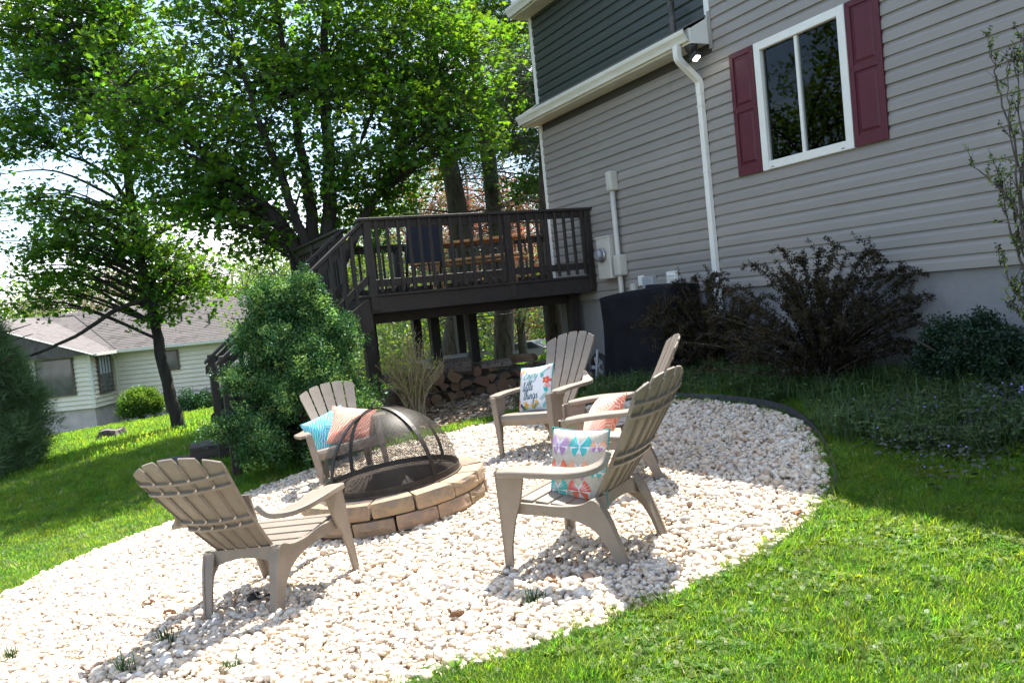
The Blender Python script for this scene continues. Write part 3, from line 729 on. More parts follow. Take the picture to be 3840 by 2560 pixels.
# --- white pillow: "Enjoy THE little things" in brush script inside a floral border
p_enjoy = make_pillow('throw_pillow', M_WHITEF, M_PIPE, 'white pillow lettered Enjoy the little things, with a floral border')
GL = {  # glyph strokes, x-height .5, ascender 1, descender -.5; (advance, strokes)
 'E': (.62, [[(.52, .86), (.40, .98), (.22, .95), (.15, .78), (.26, .62), (.40, .56), (.20, .52), (.04, .30), (.10, .06), (.30, -.02), (.52, .12)]]),
 'n': (.46, [[(-.06, .05), (.04, .35), (.09, .5), (.08, .2), (.07, 0), (.10, .22), (.20, .46), (.29, .48), (.31, .3), (.31, .08), (.38, .0), (.46, .08)]]),
 'j': (.30, [[(-.04, .08), (.08, .3), (.15, .5), (.13, .1), (.09, -.3), (-.04, -.5), (-.14, -.4), (-.02, -.18), (.20, .02), (.30, .1)], [(.16, .68), (.18, .72)]]),
 'o': (.40, [[(.30, .44), (.16, .5), (.05, .32), (.06, .08), (.18, 0), (.30, .12), (.33, .34), (.26, .47), (.30, .36), (.42, .36)]]),
 'y': (.46, [[(.0, .36), (.06, .5), (.06, .2), (.14, .02), (.26, .12), (.36, .5), (.34, .1), (.26, -.34), (.12, -.52), (.02, -.40), (.14, -.18), (.40, .04), (.52, .16)]]),
 'l': (.26, [[(-.04, .06), (.12, .4), (.24, .82), (.19, 1.02), (.10, .84), (.08, .4), (.09, .08), (.17, 0), (.27, .1)]]),
 'i': (.24, [[(-.02, .08), (.06, .32), (.10, .5), (.08, .2), (.09, .05), (.16, .0), (.25, .1)], [(.12, .68), (.14, .72)]]),
 't': (.30, [[(-.02, .08), (.10, .45), (.18, .9), (.11, .4), (.10, .08), (.18, 0), (.29, .1)], [(-.02, .62), (.14, .65), (.32, .68)]]),
 'e': (.34, [[(-.03, .08), (.14, .18), (.28, .34), (.22, .49), (.10, .42), (.04, .2), (.10, .02), (.22, .0), (.36, .12)]]),
 'h': (.44, [[(-.04, .06), (.12, .4), (.22, .84), (.17, 1.0), (.10, .8), (.06, .3), (.05, 0), (.10, .25), (.20, .46), (.28, .46), (.29, .25), (.29, .06), (.36, 0), (.45, .1)]]),
 'g': (.40, [[(.30, .44), (.16, .5), (.05, .32), (.07, .08), (.18, .02), (.29, .2), (.33, .5), (.31, .05), (.24, -.36), (.10, -.5), (.02, -.36), (.16, -.14), (.42, .1)]]),
 's': (.32, [[(-.02, .08), (.14, .36), (.18, .52), (.18, .34), (.26, .16), (.20, .0), (.06, .04), (.02, .12)], ]),
 'T': (.7, [[(0, 1), (.6, 1)], [(.3, 1), (.3, 0)]]), 'H': (.72, [[(.05, 1), (.05, 0)], [(.55, 1), (.55, 0)], [(.05, .5), (.55, .5)]]), 'X': (.6, [[(.08, 1), (.08, 0)], [(.08, 1), (.5, 1)], [(.08, .52), (.44, .52)], [(.08, 0), (.5, 0)]])}
def write(prt, word, x, y, size, w, slant=.22, caps=False, tilt=.0):
    for ch in word:
        adv, st = GL[ch]
        for s_ in st:
            pts = spl(s_, 5) if (len(s_) > 2 and not caps) else s_
            prt.stroke([(x + (p[0] + slant * p[1]) * size, y + p[1] * size + tilt * (x + p[0] * size)) for p in pts], w)
        x += adv * size
q = Prt(); write(q, 'Enjoy', -.50, .44, .40, .017, tilt=.05); q.build('lettering', INK['seafoam'], p_enjoy)
q = Prt(); write(q, 'THX', -.06, .26, .095, .006, 0, True); q.build('lettering', INK['grey'], p_enjoy)
q = Prt(); write(q, 'little', -.52, -.10, .42, .017, tilt=.03); write(q, 'things', -.46, -.48, .42, .017, tilt=.03); q.build('lettering', INK['navy'], p_enjoy)
rd = random.Random(5)
def flower(cx, cy, r, c, ctr):
    q = Prt()
    for k in range(5): q.poly(ell(cx + r * .6 * math.cos(k * 1.257), cy + r * .6 * math.sin(k * 1.257), r * .55, r * .4, k * 1.257, 8))
    q.build('flower_print', INK[c], p_enjoy)
    q = Prt(); q.poly(ell(cx, cy, r * .25, r * .25, 0, 7), .0026); q.build('flower_print', INK[ctr], p_enjoy)
def frond(x0, y0, x1, y1, c, nl=6, lw=.028, ll=.10):
    q = Prt(); q.stroke([(x0 + (x1 - x0) * t, y0 + (y1 - y0) * t) for t in np.linspace(0, 1, 6)], .008); a = math.atan2(y1 - y0, x1 - x0)
    for k in range(nl):
        t = (k + .5) / nl
        for s in (-1, 1):
            b = a + s * .8; cx, cyy = x0 + (x1 - x0) * t + math.cos(b) * ll * .55, y0 + (y1 - y0) * t + math.sin(b) * ll * .55
            q.poly(ell(cx, cyy, ll * .55, lw * .6, b, 7))
    q.build('leaf_print', INK[c], p_enjoy)
for f_ in [(-.78, .72, .13, 'pink', 'yellow'), (-.60, .80, .10, 'yellow', 'red'), (.86, .30, .15, 'red', 'yellow'), (.90, .05, .11, 'pink', 'red'), (-.85, -.50, .10, 'red', 'yellow'), (-.82, -.70, .11, 'pink', 'red'), (-.30, -.72, .15, 'yellow', 'red'),
           (.10, -.78, .12, 'yellow', 'peach'), (.38, -.62, .09, 'yellow', 'red'), (-.84, .30, .09, 'yellow', 'peach'), (.84, .84, .09, 'pink', 'yellow'), (-.88, .0, .08, 'peach', 'yellow')]: flower(*f_)
for f_ in [(.55, .60, .88, .80, 'seafoam'), (.70, .40, .60, .62, 'seafoam'), (.05, -.88, .46, -.66, 'green'), (.60, -.55, .90, -.25, 'seafoam'), (.66, -.85, .92, -.55, 'teal'), (-.90, .20, -.80, .52, 'green'), (-.62, -.86, -.40, -.82, 'green'), (-.90, -.30, -.84, -.05, 'green'), (.88, -.2, .84, -.02, 'teal'), (-.70, -.62, -.55, -.80, 'navy')]: frond(*f_)
put(p_enjoy, CM['B'], (.06, -.335, .525), (.10, .90, .36), RAD(3))
# --- linen pillow with rows of butterflies and teal piping
p_butt = make_pillow('throw_pillow', M_LINEN, M_PIPE, 'linen coloured pillow printed with rows of butterflies, teal piping')
def butterfly(cx, cy, s, c1, c2):
    q = Prt(); q.poly(ell(cx - .42 * s, cy + .05 * s, .50 * s, .62 * s, .5, 12), .0012); q.poly(ell(cx + .42 * s, cy + .05 * s, .50 * s, .62 * s, -.5, 12), .0012); q.build('halo_print', INK['halo'], p_butt)
    for sg in (-1, 1):
        q = Prt()
        for k in range(4):
            a0 = .06 + k * .24; a1 = a0 + .21; q.poly([(cx + sg * .10 * s * math.cos(a0), cy + .1 * s * math.sin(a0)), (cx + sg * 1.0 * s * math.cos(a0), cy + 1.0 * s * math.sin(a0)), (cx + sg * 1.06 * s * math.cos((a0 + a1) / 2), cy + 1.06 * s * math.sin((a0 + a1) / 2)), (cx + sg * 1.0 * s * math.cos(a1), cy + 1.0 * s * math.sin(a1)), (cx + sg * .10 * s * math.cos(a1), cy + .1 * s * math.sin(a1))], .0024)
        q.build('wing_print', INK[c1], p_butt); q = Prt()
        for k in range(4):
            a0 = -.16 - k * .25; a1 = a0 - .22; q.poly([(cx + sg * .10 * s * math.cos(a0), cy + .1 * s * math.sin(a0)), (cx + sg * .74 * s * math.cos(a0), cy + .74 * s * math.sin(a0)), (cx + sg * .78 * s * math.cos((a0 + a1) / 2), cy + .8 * s * math.sin((a0 + a1) / 2)), (cx + sg * .74 * s * math.cos(a1), cy + .74 * s * math.sin(a1)), (cx + sg * .10 * s * math.cos(a1), cy + .1 * s * math.sin(a1))], .0024)
        q.build('wing_print', INK[c2], p_butt)
    q = Prt(); q.stroke([(cx, cy + .25 * s), (cx, cy), (cx, cy - .5 * s)], .012, lift=.0032); q.build('body_print', INK['halo'], p_butt)
for (bx, by, c1, c2) in [(-.52, .52, 'mauve', 'violet'), (.26, .52, 'teal', 'teal'), (-.52, -.16, 'orange', 'orange'), (.26, -.16, 'peach', 'violet'), (-.52, -.72, 'teal', 'teal'), (.26, -.72, 'red', 'orange'), (.80, .52, 'peach', 'violet'), (.80, -.16, 'teal', 'teal')]:
    butterfly(bx, by, .37 if bx < .5 else .2, c1, c2)
put(p_butt, CM['E'], (-.05, -.36, .475), (-.80, .12, .22), RAD(-3)); p_butt.scale = (.9, .9, .9)
p = make_pillow('throw_pillow', M_TEAL, M_TEAL, 'turquoise blue pillow with white leaf lines'); put(p, CM['D'], (.11, -.33, .475), (.12, .85, .45), RAD(14))
p = make_pillow('throw_pillow', M_CORAL, M_CORAL, 'coral pillow with leaf lines overlapping the blue pillow'); put(p, CM['D'], (-.10, -.26, .495), (-.05, .74, .60), RAD(-24))
p = make_pillow('throw_pillow', M_CORAL, M_CORAL, 'coral pillow seen between the arms of the half hidden chair'); put(p, CM['C'], (-.02, -.30, .425), (-.25, .70, .66), RAD(10))

# ================================================================== fire pit
PC = (-.95, 6.0)
Mp = Matrix.Translation((PC[0], PC[1], near_h(*PC))) @ Matrix.Rotation(-math.atan(.085), 4, 'Y') @ Matrix.Rotation(math.atan(.01), 4, 'X')
pit = empty('fire_pit'); pit.matrix_world = Mp
tag(pit, 'round fire pit of tan retaining wall blocks with a steel liner', 'fire pit')
M_BLK = mat('pit_block', (.27, .19, .12), .92, [(.31, .22, .14), (.22, .165, .12), (.19, .17, .155)], 9, 9, .004, 120, rand=.16, rhue=.012, pos=(.3, .72))
M_STEEL = mat('black_steel', (.018, .017, .017), .45, (.035, .03, .026), 14, 5, .0006, 200, metal=.4)
M_RUST = mat('sooty_steel', (.03, .022, .017), .8, (.085, .055, .035), 8, 6, .001, 60)
NB, RO, RI = 14, .675, .47; blk = []
for vnt in range(5):
    bm = bmesh.new(); bmesh.ops.create_cube(bm, size=1); bmesh.ops.subdivide_edges(bm, edges=bm.edges[:], cuts=3, use_grid_fill=True)
    dth = 2 * math.pi / NB; off = Vector((vnt * 5.3, 1.1, 2.2))
    for v in bm.verts:
        c = v.co * 2                                 # -1..1
        edge = sum(1 for k in range(3) if abs(c[k]) > .99)
        sh = .985 if edge == 1 else (.955 if edge == 2 else .93) if edge else 1
        c = Vector([cc * (sh if abs(cc) > .99 else 1) for cc in c])
        th = c.x * .5 * dth * .985; r_ = (RO + RI) / 2 + c.y * (RO - RI) / 2; z = (c.z * .5) * .105
        nzv = mnoise.noise(Vector((c.x * 1.7, c.y, c.z * 1.7)) + off)
        if v.co.y > .49: r_ = .5 * (r_) + .5 * (RO * math.cos(dth * .5) / math.cos(th)); r_ += .011 * nzv + .010 * (1 - c.x ** 4) * (1 - c.z ** 2)
        z += .003 * nzv
        v.co = Vector((r_ * math.sin(th), r_ * math.cos(th), z))
    me = bpy.data.meshes.new('brick'); bmesh.ops.recalc_face_normals(bm, faces=bm.faces); bm.to_mesh(me); bm.free(); me.materials.append(M_BLK); blk.append(me)
TOPZ = .262
for c_ in range(3):
    for k in range(NB):
        o = link('brick', blk[rng.integers(0, 5)], pit)
        o.location = (random.gauss(0, .003), random.gauss(0, .003), TOPZ - .0525 - c_ * .1062 + random.gauss(0, .0015))
        o.rotation_euler = (random.gauss(0, .006), random.gauss(0, .006), (k + (.5 if c_ % 2 else 0) + .28) * 2 * math.pi / NB + random.gauss(0, .006))
        s = random.uniform(.985, 1.012); o.scale = (s, s, 1)
q = MB(); q.lathe([(.405, -.06), (.41, TOPZ + .004), (.50, TOPZ + .010), (.515, TOPZ + .006), (.515, TOPZ - .002), (.47, TOPZ - .002)], 48); q.build('steel_liner', M_RUST, pit, True)
q = MB(); q.lathe([(.41, .03), (.2, .02), (0.001, .03)], 32); q.build('ash_bed', mat('ash', (.10, .09, .085), .95, (.03, .028, .026), 12, 6, .01, 40), pit, True)
M_CHAR = mat('charred_wood', (.09, .065, .045), .9, [(.30, .25, .20), (.05, .04, .035)], 7, 6, .003, 70, stretch=(1, 1, 6))
M_BARK0 = mat('grey_bark', (.10, .08, .062), .95, [(.17, .14, .115), (.055, .042, .033)], 9, 7, .012, 26, stretch=(1, 1, .25), rand=.2)
M_ENDW = mat('cut_wood', (.17, .10, .055), .9, [(.12, .07, .04), (.22, .14, .085)], 14, 6, .002, 60, rand=.2, rhue=.012)
M_SPLIT = mat('split_wood', (.16, .10, .06), .9, [(.11, .07, .045), (.22, .155, .10)], 12, 6, .004, 60, rand=.25, stretch=(1, .15, 1))
def log_mesh(r, l, kind, seed):                      # along local y; kind 0 round, 1 half, 2 wedge
    rd = random.Random(seed); nA = 12; q = MB()
    ang = {0: np.linspace(0, 2 * np.pi, nA + 1)[:-1], 1: np.linspace(0, np.pi, 8), 2: np.linspace(.35, 2.0, 6)}[kind]
    prof = [(r * (1 + rd.uniform(-.07, .07)) * math.cos(a), r * (1 + rd.uniform(-.07, .07)) * math.sin(a)) for a in ang]
    nbk = len(prof)
    if kind == 2: prof.append((rd.uniform(-.1, .1) * r, 0))
    n = len(prof); cx, cz = np.mean([p[0] for p in prof]), np.mean([p[1] for p in prof])
    vs = []
    for j in range(4):
        y = -l / 2 + l * j / 3
        for p in prof: vs.append((p[0] * (1 + rd.uniform(-.03, .03)), y + (rd.uniform(-.004, .004) if j in (0, 3) else 0), p[1] * (1 + rd.uniform(-.03, .03))))
    fs, mi = [], []
    for j in range(3):
        for k in range(n):
            fs.append((j * n + k, j * n + (k + 1) % n, (j + 1) * n + (k + 1) % n, (j + 1) * n + k)); mi.append(0 if (kind == 0 or k < nbk - 1) else 2)
    fs += [tuple(range(n))[::-1], tuple(3 * n + k for k in range(n))]; mi += [1, 1]
    b = len(q.v); q.v += vs; q.f += fs; q.m += mi
    return q.mesh('firewood_log', [M_BARK0, M_ENDW, M_SPLIT])
for i, (x, y, z, rz, rx, s) in enumerate([(.05, -.02, .11, 1.2, .15, 1.0), (-.08, .08, .10, -.5, -.1, .9), (.12, .12, .16, .4, .1, .8)]):
    q = MB(); q.prism([(-.05 * s, -.2, -.04 * s), (.05 * s, -.2, -.045 * s), (.015 * s, -.2, .05 * s)], (0, .4, 0)); o = q.build('charred_log', M_CHAR)
    o.matrix_world = Mp @ Matrix.Translation((x, y, z)) @ Matrix.Rotation(rz, 4, 'Z') @ Matrix.Rotation(rx, 4, 'X')
    tag(o, 'split log lying in the ash of the fire pit', 'log', 'logs inside the fire pit')
# spark screen: lifts off, so a thing of its own
scr = empty('spark_screen'); scr.matrix_world = Mp @ Matrix.Translation((0, 0, TOPZ + .012))
tag(scr, 'domed black mesh spark screen with crossed hoops and top handle', 'fire screen')
M_MESH = bpy.data.materials.new('wire_mesh'); M_MESH.use_nodes = True
t_ = M_MESH.node_tree; N, Lk = t_.nodes, t_.links.new; b = N['Principled BSDF']; b.inputs['Base Color'].default_value = (.03, .026, .022, 1); b.inputs['Roughness'].default_value = .5; b.inputs['Metallic'].default_value = .4
tc = N.new('ShaderNodeTexCoord'); sx = N.new('ShaderNodeSeparateXYZ'); Lk(tc.outputs['Object'], sx.inputs[0])
def mth(op, a, b_=None):
    k = N.new('ShaderNodeMath'); k.operation = op
    for i, v in enumerate((a, b_)):
        if v is None: continue
        if hasattr(v, 'links'): Lk(v, k.inputs[i])
        else: k.inputs[i].default_value = v
    return k.outputs[0]
an = mth('ARCTAN2', sx.outputs['Y'], sx.outputs['X'])
hh = mth('ARCSINE', mth('MINIMUM', mth('MULTIPLY', sx.outputs['Z'], 2.0), 1.0))
d1 = mth('ADD', mth('MULTIPLY', an, 34.0), mth('MULTIPLY', hh, 34.0)); d2 = mth('SUBTRACT', mth('MULTIPLY', an, 34.0), mth('MULTIPLY', hh, 34.0))
hole = mth('MULTIPLY', mth('GREATER_THAN', mth('FRACT', d1), .26), mth('GREATER_THAN', mth('FRACT', d2), .26))
tb = N.new('ShaderNodeBsdfTransparent'); ms = N.new('ShaderNodeMixShader'); Lk(hole, ms.inputs[0]); Lk(b.outputs[0], ms.inputs[1]); Lk(tb.outputs[0], ms.inputs[2]); Lk(ms.outputs[0], N['Material Output'].inputs['Surface'])
SR, SH = .50, .50
def dome(a, e, k=1.0): return (SR * k * math.cos(e) * math.cos(a), SR * k * math.cos(e) * math.sin(a), SH * k * math.sin(e) + .03)
q = MB(); q.grid(lambda u, v: dome(u * 2 * math.pi, v * math.pi / 2 * .995, .985), 64, 20, cu=True); q.build('mesh_dome', M_MESH, scr, True)
q = MB(); q.lathe([(SR + .003, 0), (SR + .003, .04), (SR - .004, .04), (SR - .004, 0), (SR + .003, 0)], 64); q.build('base_ring', M_STEEL, scr)
for a0 in (RAD(45), RAD(-45)):
    q = MB(); vs = []; n = 41
    wv = np.array([-math.sin(a0), math.cos(a0), 0]) * .016
    for i in range(n):
        e = math.pi * i / (n - 1); p = np.array([SR * math.cos(e) * math.cos(a0), SR * math.cos(e) * math.sin(a0), SH * math.sin(e) + .03]); p2 = p * 1.012
        vs += [p - wv, p + wv, p2 + wv, p2 - wv]
    q.add(vs, [(i * 4 + k, i * 4 + (k + 1) % 4, (i + 1) * 4 + (k + 1) % 4, (i + 1) * 4 + k) for i in range(n - 1) for k in range(4)]); q.build('hoop', M_STEEL, scr)
q = MB(); vs = []; n = 15
for i in range(n):
    e = math.pi * i / (n - 1); c_, s_ = math.cos(e), math.sin(e); p = np.array([.055 * c_ * .7, .055 * c_ * .7, SH + .032 + .05 * s_]); w_ = np.array([-.007, .007, 0]); o_ = np.array([.003 * c_, .003 * c_, .004])
    vs += [p - w_, p + w_, p + w_ + o_, p - w_ + o_]
q.add(vs, [(i * 4 + k, i * 4 + (k + 1) % 4, (i + 1) * 4 + (k + 1) % 4, (i + 1) * 4 + k) for i in range(n - 1) for k in range(4)]); q.build('handle', M_STEEL, scr)

# ================================================================== the house (local axes: n into the wall, d along it)
HB = (WALL, 7.0, -1.1)
def hroot(name, n, d, z):
    o = empty(name, nd(n, d, z), HA); o['o'] = (n, d, z); return o
class HBld(MB):                                      # takes (n, d, z) coordinates and stores them relative to a root
    def __init__(s, root):
        super().__init__(); s.o = np.array(list(root['o']))
    def add(s, vs, fs, mi=0):
        return super().add([np.array(v) - s.o for v in vs], fs, mi)
house = hroot('house', *HB)
tag(house, 'two storey house with grey vinyl siding and burgundy window shutters', 'house')
M_SID = mat('grey_siding', (.270, .248, .228), .42, [(.256, .235, .216), (.278, .256, .236)], 2.2, 6, .0015, 3.0, spec=.4, stretch=(1, .25, 1), rand=.03)
M_SIDG = mat('green_siding', (.052, .060, .054), .45, (.047, .055, .05), 3, 4, .0008, 40, spec=.4, stretch=(1, .1, 1))
M_TRIM = mat('white_trim', (.74, .73, .69), .4, (.70, .69, .64), 6, 4)
M_GUT = mat('white_gutter', (.68, .67, .60), .4, [(.62, .61, .54), (.70, .69, .64)], 4, 6, stretch=(1, .4, 2))
M_CONC = mat('foundation_stucco', (.20, .20, .203), .9, [(.215, .215, .218), (.19, .19, .194)], 5, 8, .004, 60)
M_SHUT = mat('burgundy_shutter', (.092, .014, .025), .5, (.081, .012, .021), 10, 4, .0008, 120, spec=.35)
M_ROOF = mat('roof_shingle', (.10, .085, .075), .95, (.15, .13, .12), 30, 6, .004, 80)
M_DARK = mat('dark_interior', (.05, .048, .045), .9)
def glass(name, tint=(.02, .025, .03), refl=.9, dens=.55):
    m = bpy.data.materials.new(name); m.use_nodes = True; t = m.node_tree; N, Lk = t.nodes, t.links.new
    N.remove(N['Principled BSDF']); gl = N.new('ShaderNodeBsdfGlossy'); gl.inputs['Roughness'].default_value = .015; gl.inputs['Color'].default_value = (refl, refl, refl, 1)
    tr = N.new('ShaderNodeBsdfTransparent'); tr.inputs['Color'].default_value = (dens, dens, dens, 1); fr = N.new('ShaderNodeFresnel'); fr.inputs['IOR'].default_value = 1.52
    ms = N.new('ShaderNodeMixShader'); Lk(fr.outputs[0], ms.inputs[0]); Lk(tr.outputs[0], ms.inputs[1]); Lk(gl.outputs[0], ms.inputs[2]); Lk(ms.outputs[0], N['Material Output'].inputs['Surface'])
    return m
M_GLASS = glass('window_glass', refl=.6, dens=.9)
WB0, WB1, WZ0, WZ1 = 5.31, 6.455, 1.048, 2.3405      # window opening
CH_ = .1175; Z0 = -.127; DR, DC, DL = 1.2, 7.15, 11.02   # wall runs from DR (beyond the frame) over the upper corner DC to the far corner DL
TOPR, TOPL = 5.0, 4.25
# wall core with the window opening, and the closed shell behind it
q = HBld(house); T = .10; N0 = WALL + .002
q.bb((N0, DR - 6, Z0), (N0 + T, WB0, TOPR)); q.bb((N0, WB1, Z0), (N0 + T, DC, TOPR)); q.bb((N0, WB0, Z0), (N0 + T, WB1, WZ0)); q.bb((N0, WB0, WZ1), (N0 + T, WB1, TOPR))
q.bb((N0, DC, Z0), (N0 + T, DL, TOPL))
q.bb((N0, DL - T, Z0), (N0 + 7, DL - .001, TOPL)); q.bb((N0 + 7, DR - 6, -2), (N0 + 7.1, DL, TOPL)); q.bb((N0 + .1, DR - 6, -.35), (N0 + 7, DL - .1, -.25)); q.bb((N0, DR - 6.1, -2), (N0 + 7, DR - 6, TOPR))
q.bb((N0 + T, DC - .05, TOPL - .05), (N0 + 7, DC + .05, TOPR))
q.build('wall_shell', M_DARK, house)
q = HBld(house); q.bb((WALL + .022, DR - 6, -2.2), (WALL + .2, DL - .05, Z0 - .004)); q.bb((WALL + .2, DL - .25, -2.2), (WALL + 7, DL - .05, Z0 - .004)); q.build('foundation_wall', M_CONC, house)
def siding(d0, d1, k0, ncourse, mt, lift=0.0, zb=Z0, h=CH_):
    q = HBld(house); o_ = lift
    for c in range(ncourse):
        z = zb + (k0 + c) * h
        prof = [(0, .0004), (0, .022), (.58 * h, .020), (.72 * h, .013), (.86 * h, .005), (1.0 * h, .0022)]
        vs = []
        for d in (d0, d1):
            for (dz, o) in prof: vs.append((WALL - o - o_, d, z + dz))
        n = len(prof)
        q.add(vs, [(i, i + 1, n + i + 1, n + i) for i in range(n - 1)] + [tuple(range(n)), tuple(range(n, 2 * n))])
    return q.build('siding_panel', mt, house)
rs = random.Random(3)
nrow = int((TOPR - Z0) / (2 * CH_)) + 1
for r in range(nrow):
    zc = Z0 + 2 * r * CH_
    left = DL - .06 if zc < 2.45 else DC - .07       # above the pent roof the grey wall stops at the upper corner
    cuts = [DR - 6]; s0 = DR - .9 + (r % 2) * 1.83 + rs.uniform(-.3, .3)
    while s0 < left - .4: cuts.append(s0); s0 += 3.66
    cuts.append(left)
    for i in range(len(cuts) - 1):
        a, b = cuts[i], cuts[i + 1] + (.03 if i < len(cuts) - 2 else 0)
        for (k0, nc) in ([(2 * r, 2)] if r != 10 else [(20, 1), (21, 1)]):
            pieces = [(a, b)]
            if 10 <= k0 < 21:
                pieces = [(x0, x1) for (x0, x1) in ((a, min(b, WB0 - .01)), (max(a, WB1 + .01), b)) if x1 - x0 > .01]
            for (x0, x1) in pieces: siding(x0, x1, k0, nc, M_SID, .0035 * (i % 2) + rs.uniform(0, .0012))
GZ = 2.62
for r in range(int((TOPL - GZ) / (2 * .125)) + 1):
    siding(DC + .0, DL - .06, 2 * r, 2, M_SIDG, -.004, GZ, .125)
for (d0, z0, z1, w) in ((DL, Z0, TOPL, .07), (DC, 2.80, TOPR, .075)):
    q = HBld(house); q.bb((WALL - .028, d0 - w, z0), (WALL + (.12 if d0 == DL else .0), d0 + .004, z1)); q.build('corner_trim', M_TRIM, house, bevel=.004)
# far end wall, seen edge on between deck rails
q = HBld(house); q.bb((WALL + .12, DL, Z0), (WALL + 7, DL + .012, TOPL)); q.build('end_wall_siding', M_SID, house)
# window: frame, mullion, two panes, curtain
win = hroot('window', WALL, WB0, WZ0); win.parent = house; win.matrix_parent_inverse = Matrix.Identity(4); win.location = (0, WB0 - HB[1], WZ0 - HB[2]); win.rotation_euler = (0, 0, 0)
for nm, a, b in (('frame', (WALL - .045, WB0 - .002, WZ0 - .002), (WALL + .03, WB0 + .085, WZ1)), ('frame', (WALL - .045, WB1 - .085, WZ0 - .002), (WALL + .03, WB1, WZ1)),
                 ('frame', (WALL - .044, WB0 + .086, WZ0), (WALL + .03, WB1 - .086, WZ0 + .085)), ('frame', (WALL - .044, WB0 + .086, WZ1 - .085), (WALL + .03, WB1 - .086, WZ1))):
    q = HBld(win); q.bb(a, b); q.build(nm, M_TRIM, win, bevel=.006)
wm = (WB0 + WB1) / 2 + .03
q = HBld(win); q.bb((WALL - .022, wm - .018, WZ0 + .085), (WALL + .03, wm + .018, WZ1 - .085)); q.build('mullion', M_TRIM, win, bevel=.003)
for a, b in ((WB0 + .086, wm - .018), (wm + .018, WB1 - .086)):
    q = HBld(win); q.bb((WALL + .004, a, WZ0 + .086), (WALL + .008, b, WZ1 - .086)); q.build('pane', M_GLASS, win)
    for (c, dd) in ((a, a + .012), (b - .012, b)):
        q = HBld(win); q.bb((WALL - .006, c, WZ0 + .086), (WALL + .02, dd, WZ1 - .086)); q.build('sash', mat('sash_grey', (.22, .23, .22), .5), win)
M_CURT = mat('green_curtain', (.30, .31, .20), .9, (.24, .25, .16), 20)
for a, b in ((WB1 - .58, WB1 - .05), (WB0 + .05, WB0 + .26)):
    q = HBld(win)
    q.grid(lambda u, v: (WALL + .075 + .022 * math.sin((a + (b - a) * u) * 52) + .01 * math.sin((a + (b - a) * u) * 23), a + (b - a) * u, WZ0 - .05 + 1.45 * v), 60, 3); q.build('curtain', M_CURT, win, True)
for (d0) in (WB0 + .10, WB1 - .16):
    q = HBld(win); q.bb((WALL - .0465, d0, WZ0 + .018), (WALL - .043, d0 + .035, WZ0 + .026)); q.build('weep_slot', M_DARK, win)
# shutters with two raised panels each
for (a, b) in ((4.945, WB0 - .012), (WB1 + .008, 6.815)):
    s0, s1 = 1.053, 2.338
    sh = hroot('shutter', WALL, a, s0); sh.parent = house; sh.location = (0, a - HB[1], s0 - HB[2]); sh.rotation_euler = (0, 0, 0)
    st = .052
    q = HBld(sh); q.bb((WALL - .030, a, s0), (WALL - .012, b, s1)); q.build('backing', M_SHUT, sh)
    for (x0, x1, y0, y1) in ((a - .001, a + st, s0 - .001, s1 + .001), (b - st, b + .001, s0 - .001, s1 + .001), (a + st, b - st, s0 - .001, s0 + .10), (a + st, b - st, s1 - .055, s1 + .001), (a + st, b - st, s0 + .655, s0 + .715)):
        q = HBld(sh); q.bb((WALL - .044, x0, y0), (WALL - .0305, x1, y1)); q.build('rail', M_SHUT, sh, bevel=.003)
    for (y0, y1) in ((s0 + .12, s0 + .635), (s0 + .735, s1 - .075)):
        q = HBld(sh); x0, x1 = a + st + .018, b - st - .018
        q.add([(WALL - .0305, x0, y0), (WALL - .0305, x1, y0), (WALL - .0305, x1, y1), (WALL - .0305, x0, y1), (WALL - .042, x0 + .02, y0 + .02), (WALL - .042, x1 - .02, y0 + .02), (WALL - .042, x1 - .02, y1 - .02), (WALL - .042, x0 + .02, y1 - .02)],
              [(4, 5, 6, 7), (0, 1, 5, 4), (1, 2, 6, 5), (2, 3, 7, 6), (3, 0, 4, 7)]); q.build('panel', M_SHUT, sh)
    q = HBld(sh)
    for (x0, y0) in ((a + .026, s0 + .05), (b - .026, s0 + .05), (a + .026, s0 + .685), (b - .026, s0 + .685), (a + .026, s1 - .03), (b - .026, s1 - .03)):
        q.tube([(WALL - .043, x0, y0), (WALL - .049, x0, y0)], .008, 8)
    q.build('screw', M_SHUT, sh)
